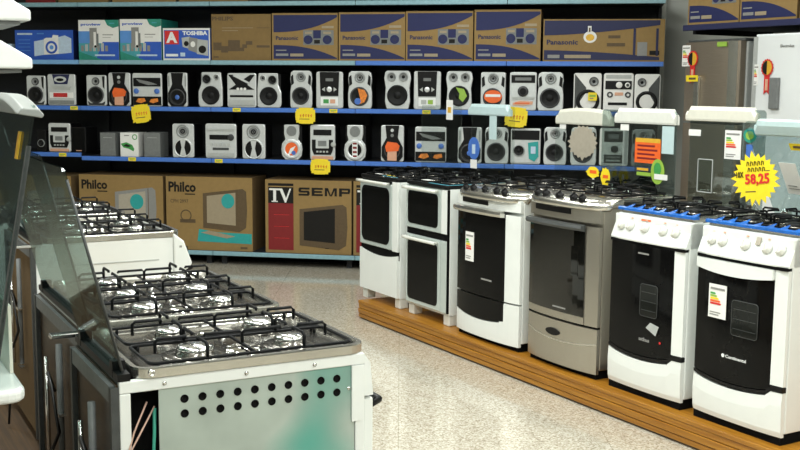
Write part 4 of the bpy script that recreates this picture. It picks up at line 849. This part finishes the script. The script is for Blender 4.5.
# ------------------------------------------------------------------ fridges and wall shelf at the right
def fridge(s0, s1, h, label, white):
    w = s0-s1; t = thing('refrigerator', label, 'refrigerator', rowR((s0+s1)/2, 6.20, 0), RZR, 'refrigerators against the right wall')
    m = 'fridge_white' if white else 'fridge_steel'
    G().box(-w/2, w/2, .06, .60, .10, h-.02, 'light_grey' if not white else 'fridge_white').build('body', t, .01)
    G().box(-w/2+.02, w/2-.02, .08, .58, 0, .102, 'black_plastic').build('plinth', t)
    G().box(-w/2, w/2, .03, .60, h-.02, h, 'dark_grey' if not white else 'fridge_white').build('top_cap', t, .006)
    for z0, z1, hz0, hz1 in ((h-.62, h-.02, h-.55, h-.30), (.11, h-.635, h-1.1, h-.72)):
        f = bowed(w, .025); xs = lin(-w/2+.01, w/2-.01, 15)
        d = bowpanel(xs, f, C(z0), C(z1), m, .055).build('door', t)
        x0 = w/2-.08 if not white else -w/2+.03
        if not white:
            bowpanel(lin(w/2-.11, w/2-.03, 4), lambda x: f(x)-.004, C(z0), C(z1), 'stainless_bright', .01).build('door_trim', d)
            G().box(-w/2+.15, -w/2+.20, f(-w/2+.15)-.03, f(-w/2+.15)-.002, z0+.03, z0+.34, 'stainless_bright').build('door_handle', d, .006)
        else:
            bowpanel(lin(-w/2+.01, -w/2+.055, 3), lambda x: f(x)-.003, C(z0), C(z1), 'light_grey', .01).build('door_trim', d)
            G().box(-w/2+.205, -w/2+.285, f(-.1)-.028, f(-.1)-.002, h-.53, h-.31, 'mid_grey').build('door_handle', d, .006) if z1 > h-.1 else None
    def rosette(cx, cz):
        y = f(cx)-.006
        g = G(); g.poly([(cx-.024, cz-.19), (cx, cz-.165), (cx+.024, cz-.19), (cx+.024, cz-.03), (cx-.024, cz-.03)], y, 'ink_bright_red', .002)
        g.prism(star(cx, cz, .056, .064, .90, 16, 3, .02), y-.004, y-.002, 'ink_bright_red'); g.prism(ell(cx, cz, .042, .05, 20), y-.006, y-.004, 'gold')
        g.poly([(cx+.042*cos(a)*.97, cz+.05*sin(a)*.97) for a in lin(pi/2, 3*pi/2, 10)], y-.006, 'ink_black'); g.rect(cx-.012, cx+.012, cz-.16, cz-.08, y-.002, 'peach')
        g.build('award_rosette', t)
    if not white:
        rosette(-.185+.01, 1.90)
        onlid(t, 'energy_label', -.30, -.215, 1.845, 2.005, f(-.26)-.006, energy)
        onlid(t, 'price_tag', -.20, -.08, 1.728, 1.775, f(-.14)-.040, lambda g, a, b, c, d_, y: (g.rect(a, b, c, d_, y, 'yellow'), g.rect(a+.03, b-.02, c+.015, c+.03, y-.002, 'ink_brown')), 'yellow tag')
        onlid(t, 'sticker', .07, .165, 1.985, 2.02, f(.12)-.006, plain('lime'), 'yellow green sticker')
    else:
        rosette(-.135, 1.825)
        onlid(t, 'energy_label', -.265, -.225, 1.70, 1.85, f(-.26)-.006, energy)
        g = G(); g.text('Electrolux', -.03, .09, 1.965, 1.985, f(.03)-.003, 'ink_grey', .01); g.build('badge', t)
    return t
fridge(6.225, 5.655, 2.045, 'brown grey steel refrigerator with yellow tags and rosette', False)
fridge(5.555, 4.955, 2.065, 'white refrigerator with red and gold rosette at right edge', True)
o = thing('wall_shelf', 'dark blue wall shelf above the two refrigerators', 'shelf', rowR(5.3, 6.20, 2.16), RZR)
G().box(-.95, 1.3, 0, .915, -.03, 0, 'shelf_dark').build('board', o)
G().loft([-.95, 1.3], lambda x: [(-.004, -.045), (-.008, -.04), (-.008, -.004), (-.004, 0), (0, 0), (0, -.045)], 'ink_navy').build('shelf_edge', o)
for x in (-.9, 1.2): G().box(x, x+.03, .05, .915, -.07, -.0305, 'shelf_dark').build('bracket', o)
for s, w, lab in ((5.975, .51, 'brown and blue carton on the wall shelf above the steel refrigerator'), (5.455, .51, 'brown and blue carton on the wall shelf above the white refrigerator'), (4.92, .51, 'brown and blue carton on the wall shelf nearest the camera')):
    g = G(); h = .44; g.box(-w/2, w/2, 0, .004, 0, h, 'cardboard'); g.box(-w/2, w/2, .004, .42, 0, h, 'cardboard_side'); pan(g, w, h)
    o = g.build('stereo_carton'); tag(o, lab, 'box', 'cartons on the wall shelf'); place(o, rowR(s, 6.22, 2.16), RZR)

# ------------------------------------------------------------------ left-hand stoves
GL = 'stoves in the left-hand row'
def left_stove(s0, w, tf, dep, h, label, cols=2, side='white_enamel', near=False, lidh=.56, lean=radians(14), back=True, panel=False, backm='brown_board', lidm='lid_side', body='white_enamel'):
    """local x runs along the row (away from camera), y from front (aisle) to back"""
    t = thing('stove', label, 'stove', rowL(s0+w/2, tf, 0), RZL, GL)
    if near:
        G().box(-w/2+.06, w/2, .03, dep-.02, .06, h-.004, 'black_void').build('oven_box', t)
        g = G()
        g.box(-w/2, -w/2+.02, .0, dep, h-.033, h, body)                 # top rail
        g.box(-w/2, -w/2+.02, dep-.03, dep, .06, h-.0335, body)          # rear post
        g.box(-w/2, -w/2+.02, .0, .03, .06, h-.0335, body)
        g.box(-w/2+.0205, w/2, dep-.02, dep, .06, h, 'dark_grey'); g.box(-w/2+.0205, w/2, 0, .02, .06, h, body)
        g.build('body', t, .003)
        g = G()
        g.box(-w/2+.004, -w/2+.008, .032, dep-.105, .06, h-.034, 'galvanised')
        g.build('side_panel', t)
        for r_ in (0, 1):
            for k in range(10):
                g = G()
                y = .088+k*.0502; z = h-.067-.041*r_
                g.T = Matrix.Translation((-w/2+.004, y, z)) @ Matrix.Rotation(pi/2, 4, 'Z')
                g.lathe([(.0115, 0), (.0115, .0016), (.0095, .0016), (.0095, .0006), (0, .0006)], (0, 0, 0), 'black_void', n=14)
                g.T = None; g.build('vent_hole', t)
        g = G()
        for y, z in ((.05, .80), (.05, .55), (dep-.35, h-.016), (.16, h-.016), (dep-.12, h-.016)):
            g.T = Matrix.Translation((-w/2+(.004 if z < h-.03 else 0), y, z)) @ Matrix.Rotation(pi/2, 4, 'Z')
            g.lathe([(.006, 0), (.006, .003), (0, .004)], (0, 0, 0), 'aluminium', n=10)
        g.T = None; g.build('screws', t)
        g = G(); g.box(-w/2-.003, -w/2+.0035, .012, .042, .70, h-.034, body); g.build('corner_plate', t)
        yy = dep-.07
        G().tube([(-w/2+.03, yy-.01, .83), (-w/2+.01, yy+.03, .76), (-w/2-.01, yy+.055, .70), (-w/2-.015, yy+.065, .60), (-w/2, yy+.05, .4)], .0024, 'wire_pink').build('wire', t)
        G().tube([(-w/2+.03, yy-.03, .815), (-w/2+.0, yy+.02, .75), (-w/2-.012, yy+.06, .69), (-w/2-.018, yy+.072, .62), (-w/2-.005, yy+.06, .42)], .0024, 'wire_pink').build('wire', t)
        G().tube([(-w/2+.03, yy-.03, .81), (-w/2+.015, yy-.025, .76), (-w/2+.012, yy-.02, .68), (-w/2+.02, yy-.015, .5)], .005, 'wire_green').build('wire', t)
        G().lathe([(.0, .0), (.03, .01), (.035, .05), (.02, .07), (0, .07)], (-w/2+.035, yy-.015, .60), 'wire_green', 'z', 12).build('connector', t)
    else:
        G().box(-w/2, w/2, .0 if not panel else .03, dep, .06, h, body).build('body', t, .004)
        if panel:
            g = G(); g.box(-w/2-.002, -w/2, .10, dep-.12, h-.105, h-.10, 'light_grey'); g.build('side_groove', t)
    for x in (-w/2+.03, w/2-.07):
        for y in (.04, dep-.1): G().box(x, x+.04, y, y+.04, 0, .061, 'black_plastic').build('foot', t)
    # oven door and handle face the aisle
    d = G().box(-w/2+.012, w/2-.012, -.035, -.002, .24, h-.14, 'white_enamel').build('oven_door', t, .006)
    G().prism(rr(-w/2+.06, w/2-.06, .34, h-.25, .03), -.039, -.0345, 'black_glass').build('door_window', d)
    g = G(); g.tube([(-w/2+.03, -.036, h-.165), (-w/2+.03, -.062, h-.155), (w/2-.03, -.062, h-.155), (w/2-.03, -.036, h-.165)], .012, 'black_plastic', 8); g.build('door_handle', d)
    G().box(-w/2+.012, w/2-.012, -.03, -.002, .07, .23, 'white_enamel').build('drawer', t, .006)
    if panel:
        g = G().loft([-w/2-.012, w/2], lambda x: [(.03, h+.02), (-.02, h-.02), (-.06, h-.13), (-.045, h-.15), (.03, h-.19)], 'white_enamel'); g.build('control_panel', t, .008)
        G().box(-w/2-.0125, -w/2-.012, -.008, .004, h-.05, h-.04, 'ink_grey').build('screw', t)
    else:
        G().loft([-w/2+.004, w/2-.004], lambda x: [(-.001, h-.005), (-.02, h-.03), (-.03, h-.13), (-.001, h-.13)], 'white_enamel').build('control_panel', t)
    knob5(t, lin(-w*.36, w*.36, 5), -.12, -.028 if not panel else -.045, h-.08, .018, 'black_plastic')
    # hob
    c = G().tray(-w/2-.004, w/2+.004, -.006, dep-.04, .05, h+.002, h+.030, .014, h+.012, 'stainless_bright', 'tray_steel').build('cooktop', t)
    if near:
        G().box(-w/2+.02, -w/2+.045, dep-.13, dep-.09, h+.0125, h+.014, 'blue_print').build('sticker', c)
        g = G(); g.T = Matrix.Translation((-w/2-.004, dep-.085, h+.016)) @ Matrix.Rotation(pi/2, 4, 'Z'); g.lathe([(.010, 0), (.010, .006), (.005, .007), (.005, .003), (0, .003)], (0, 0, 0), 'chrome', n=14); g.build('rim_bolt', c)
    dd = dep-.05; cw = w*.94/cols
    for i in range(cols):
        cx = -w*.47+cw*(i+.5); cs = [(cx, dd*.27), (cx, dd*.70)]
        for k, (x, y) in enumerate(cs): burner(t, x, y, h+.013, .054 if (i+k) % 2 else .046, cap='aluminium')
        for y in (dd*.485,): G().lathe([(.0, .012), (.05, .010), (.058, 0)], (cx, y, h+.012), 'chrome', 'z', 16).build('pan_support', t)
        grate(t, cx-cw*.45, cx+cw*.45, dd*.04, dd*.94, h+.012, cs, lift=.040)
    # lid hinged at the back, leaning backwards
    if lidh:
        T = Matrix.Translation((0, dep-.012, h+.02)) @ Matrix.Rotation(-lean, 4, 'X')
        g = G(); g.T = T; g.prism(rr(-w/2, w/2, 0, lidh, .03), -.003, .003, lidm); l = g.build('glass_lid', t)
        g = G(); g.T = T; g.tube([(-w/2+.002, 0, .01), (-w/2+.002, 0, lidh-.03)], .004, 'dark_grey', 6); g.build('edge_trim', l)
        for x in (-w/2+.05, w/2-.08):
            g = G(); g.box(x, x+.03, dep-.03, dep+.005, h+.002, h+.045, 'black_plastic'); g.build('hinge', l)
        G().box(-w/2, w/2, dep-.03, dep+.004, h+.001, h+.020, 'black_plastic').build('hinge_rail', t)
    # back panel with pipes
    if back:
        b = G().box(-w/2+.01, w/2-.01, dep+.001, dep+.006, .06, h-.01, backm).build('back_panel', t)
        g = G(); g.box(-w/2, -w/2+.025, dep+.001, dep+.022, .06, h-.015, 'dark_grey'); g.box(w/2-.025, w/2, dep+.001, dep+.022, .06, h-.015, 'dark_grey'); g.box(-w/2+.0255, w/2-.0255, dep+.0065, dep+.02, h-.06, h-.015, 'mid_grey'); g.build('rear_frame', t)
        G().tube([(-w*.12, dep+.03, h-.10), (-w*.12, dep+.03, .35)], .011, 'mid_grey', 8).build('gas_pipe', t)
        G().tube([(w*.2, dep+.028, h-.2), (w*.2, dep+.028, .3)], .008, 'aluminium', 8).build('gas_pipe', t)
        for z in (h-.34, h-.62): G().box(-w*.12-.04, -w*.12+.04, dep+.020, dep+.045, z, z+.010, 'aluminium').build('pipe_clip', t)
        if not near: G().box(-w/2+.0, -w/2+.035, dep-.03, dep+.11, h-.012, h+.002, 'aluminium').build('corner_bracket', t, .003)
        R = random.Random(int(s0*10)); y = dep+.03
        G().tube([(0, y, .62), (-.05, y+.03, .70), (-.16, y+.04, .68), (-.22, y+.03, .54), (-.12, y+.05, .42), (.02, y+.04, .40), (.08, y+.03, .25), (.05, y+.05, .02)], .006, 'cable_black').build('power_cord', t)
    return t
left_stove(2.77, .52, 1.378, .715, .90, 'nearest left-hand stove, bare metal side panel with two rows of holes', near=True)
left_stove(3.372, .80, 1.362, .65, .905, 'wide left-hand stove directly behind the nearest one with the perforated side', cols=3, lidh=.55)
left_stove(5.00, .76, 1.50, .66, .955, 'white sided left-hand stove in front of the far brown cartons', cols=3, panel=True, lidh=.55, back=True, backm='cardboard_side')
left_stove(5.85, .62, 1.46, .66, .955, 'farthest left-hand stove, mostly hidden behind the white sided one', cols=2, panel=True, lidh=.5, back=True, backm='cardboard_side')

# ------------------------------------------------------------------ left edge: row facing the other way
o = thing('cooktop_stand', 'white rounded cooktop on a dark stand cut off by the left edge', 'stove', rowL(3.03, .365, 0), RZL)
# local x runs away from the camera, y from the back edge to its own front
G().prismz(rr(-.29, .29, -.065, .60, .045), .885, .92, 'white_enamel').build('cooktop', o, .012, 3)
G().box(-.2, .24, .10, .52, .84, .886, 'light_grey').build('burner_box', o)
G().box(-.24, .26, .30, .58, 0, .84, 'black_plastic').build('stand', o)
G().tray(-.22, .24, .07, .54, .03, .920, .932, .012, .924, 'stainless_bright', 'tray_steel').build('hob_tray', o)
for x in (-.1, .13):
    for y in (.2, .42): burner(o, x, y, .925, .04)
T = Matrix.Translation((0, .012, .93)) @ Matrix.Rotation(radians(10), 4, 'X')
g = G(); g.T = T; g.prism(rr(-.27, .27, 0, .70, .02), -.003, .003, 'lid_side'); l = g.build('glass_lid', o)
def visor(x):
    q = max(0, min(1, (x+.28)/.34)); zt = .692+.035*math.sin(q*pi/2)
    return [(-.02, .672), (-.024, zt-.012), (-.01, zt), (.03, zt-.004), (.042, zt-.02), (.036, .672)]
g = G(); g.T = T; g.loft(lin(-.28, .28, 15), visor, 'visor_grey'); g.build('visor', l, .004)
g = G(); g.T = T; g.box(-.165, -.14, .0035, .0085, .56, .63, 'gold'); g.build('sticker', l)
g = G(); g.T = T; g.box(-.27, -.262, -.006, .006, .02, .60, 'dark_grey'); g.build('edge_trim', l)
G().box(-.12, .06, -.058, -.050, .9205, 1.10, 'cream_plastic').build('corner_guard', o)
# another opened lid bar beyond it
# range hoods hung on a post
p = G().box(-.04, .04, -.04, .04, 0, 2.3, 'dark_grey'); p.box(-.15, .15, -.15, .15, 0, .02, 'dark_grey')
o = p.build('display_post', None, .003); tag(o, 'dark display post carrying the white hoods, off the left edge', 'post'); place(o, rowL(3.70, .22), RZL)
def hood(z, label):
    o = thing('range_hood', label, 'range hood', rowL(3.70, .60, z), RZL, 'white hoods at upper left')
    g = G().loft(lin(-.2, .2, 5), lambda x: [(0, .0), (.0, .031), (.10, .09), (.16, .108), (.36, .112), (.36, -.002)], 'white_enamel'); g.build('shell', o, .006)
    G().box(-.18, .18, .03, .33, -.012, -.0025, 'mid_grey').build('filter', o)
hood(1.862, 'white range hood at the top left corner, upper of two'); hood(1.717, 'white range hood at the left edge, lower of two')
# a brown carton standing in the gap of the left row
g = G().box(-.32, .32, 0, .46, 0, .78, 'cardboard_dark'); g.box(-.32, .32, .225, .235, .78, .7815, 'ink_tan'); g.rect(-.1, .2, .3, .5, 0, 'ink_brown')
o = g.build('stove_carton', None, .004); tag(o, 'tall brown carton in the gap of the left-hand stove row, behind the wide stove', 'box'); place(o, rowL(4.62, 1.34), RZL)
# dark wooden plinth on the floor between the rows
o = G().box(-2.0, 3.6, -.86, .62, 0, .004, 'dark_wood').build('floor_board'); tag(o, 'dark brown wooden floor board in the gap left of the stove backs', 'board'); place(o, rowL(3.6, .05), RZL)

# ------------------------------------------------------------------ light
def area(name, loc, rz, sx, sy, e, c=(.965, 1, .955)):
    l = bpy.data.lights.new(name, 'AREA'); l.shape = 'RECTANGLE'; l.size = sx; l.size_y = sy; l.energy = e; l.color = c
    o = bpy.data.objects.new(name, l); col.objects.link(o); o.location = loc; o.rotation_euler = (0, 0, rz); return o
for t_, e in ((-1.6, 30), (.55, 70), (2.5, 86), (4.9, 58)):
    for s_ in (-1.2, .9, 3.0, 5.1, 7.2):
        p = rowR(s_, t_, 3.5)
        if p.dot(SN) > 9.0: continue
        area('ceiling_lamp', p, RZR, 1.25, .22, e*(.55 if p.dot(SN) > 6.8 else 1))
wd = bpy.data.worlds.new('store'); sc.world = wd; wd.use_nodes = True
wd.node_tree.nodes['Background'].inputs[0].default_value = (.75, .85, .85, 1); wd.node_tree.nodes['Background'].inputs[1].default_value = .06

# ------------------------------------------------------------------ camera
F, P_, R_ = 1085., atan(138/1085.), .0075
fw = Vector((0, cos(P_), -sin(P_))); rt = Vector((1, 0, 0)); up = rt.cross(fw)
r2 = cos(R_)*rt+sin(R_)*up; u2 = -sin(R_)*rt+cos(R_)*up
cd = bpy.data.cameras.new('camera'); cam = bpy.data.objects.new('camera', cd); col.objects.link(cam)
cd.sensor_width = 36; cd.lens = 36*F/800; cd.clip_start = .05
cam.matrix_world = Matrix(((r2.x, u2.x, -fw.x, 0), (r2.y, u2.y, -fw.y, 0), (r2.z, u2.z, -fw.z, 1.67), (0, 0, 0, 1)))
sc.camera = cam
sc.view_settings.view_transform = 'Standard'; sc.view_settings.look = 'None'; sc.view_settings.gamma = 1; sc.view_settings.use_curve_mapping = False
sc.view_settings.exposure = -0.72
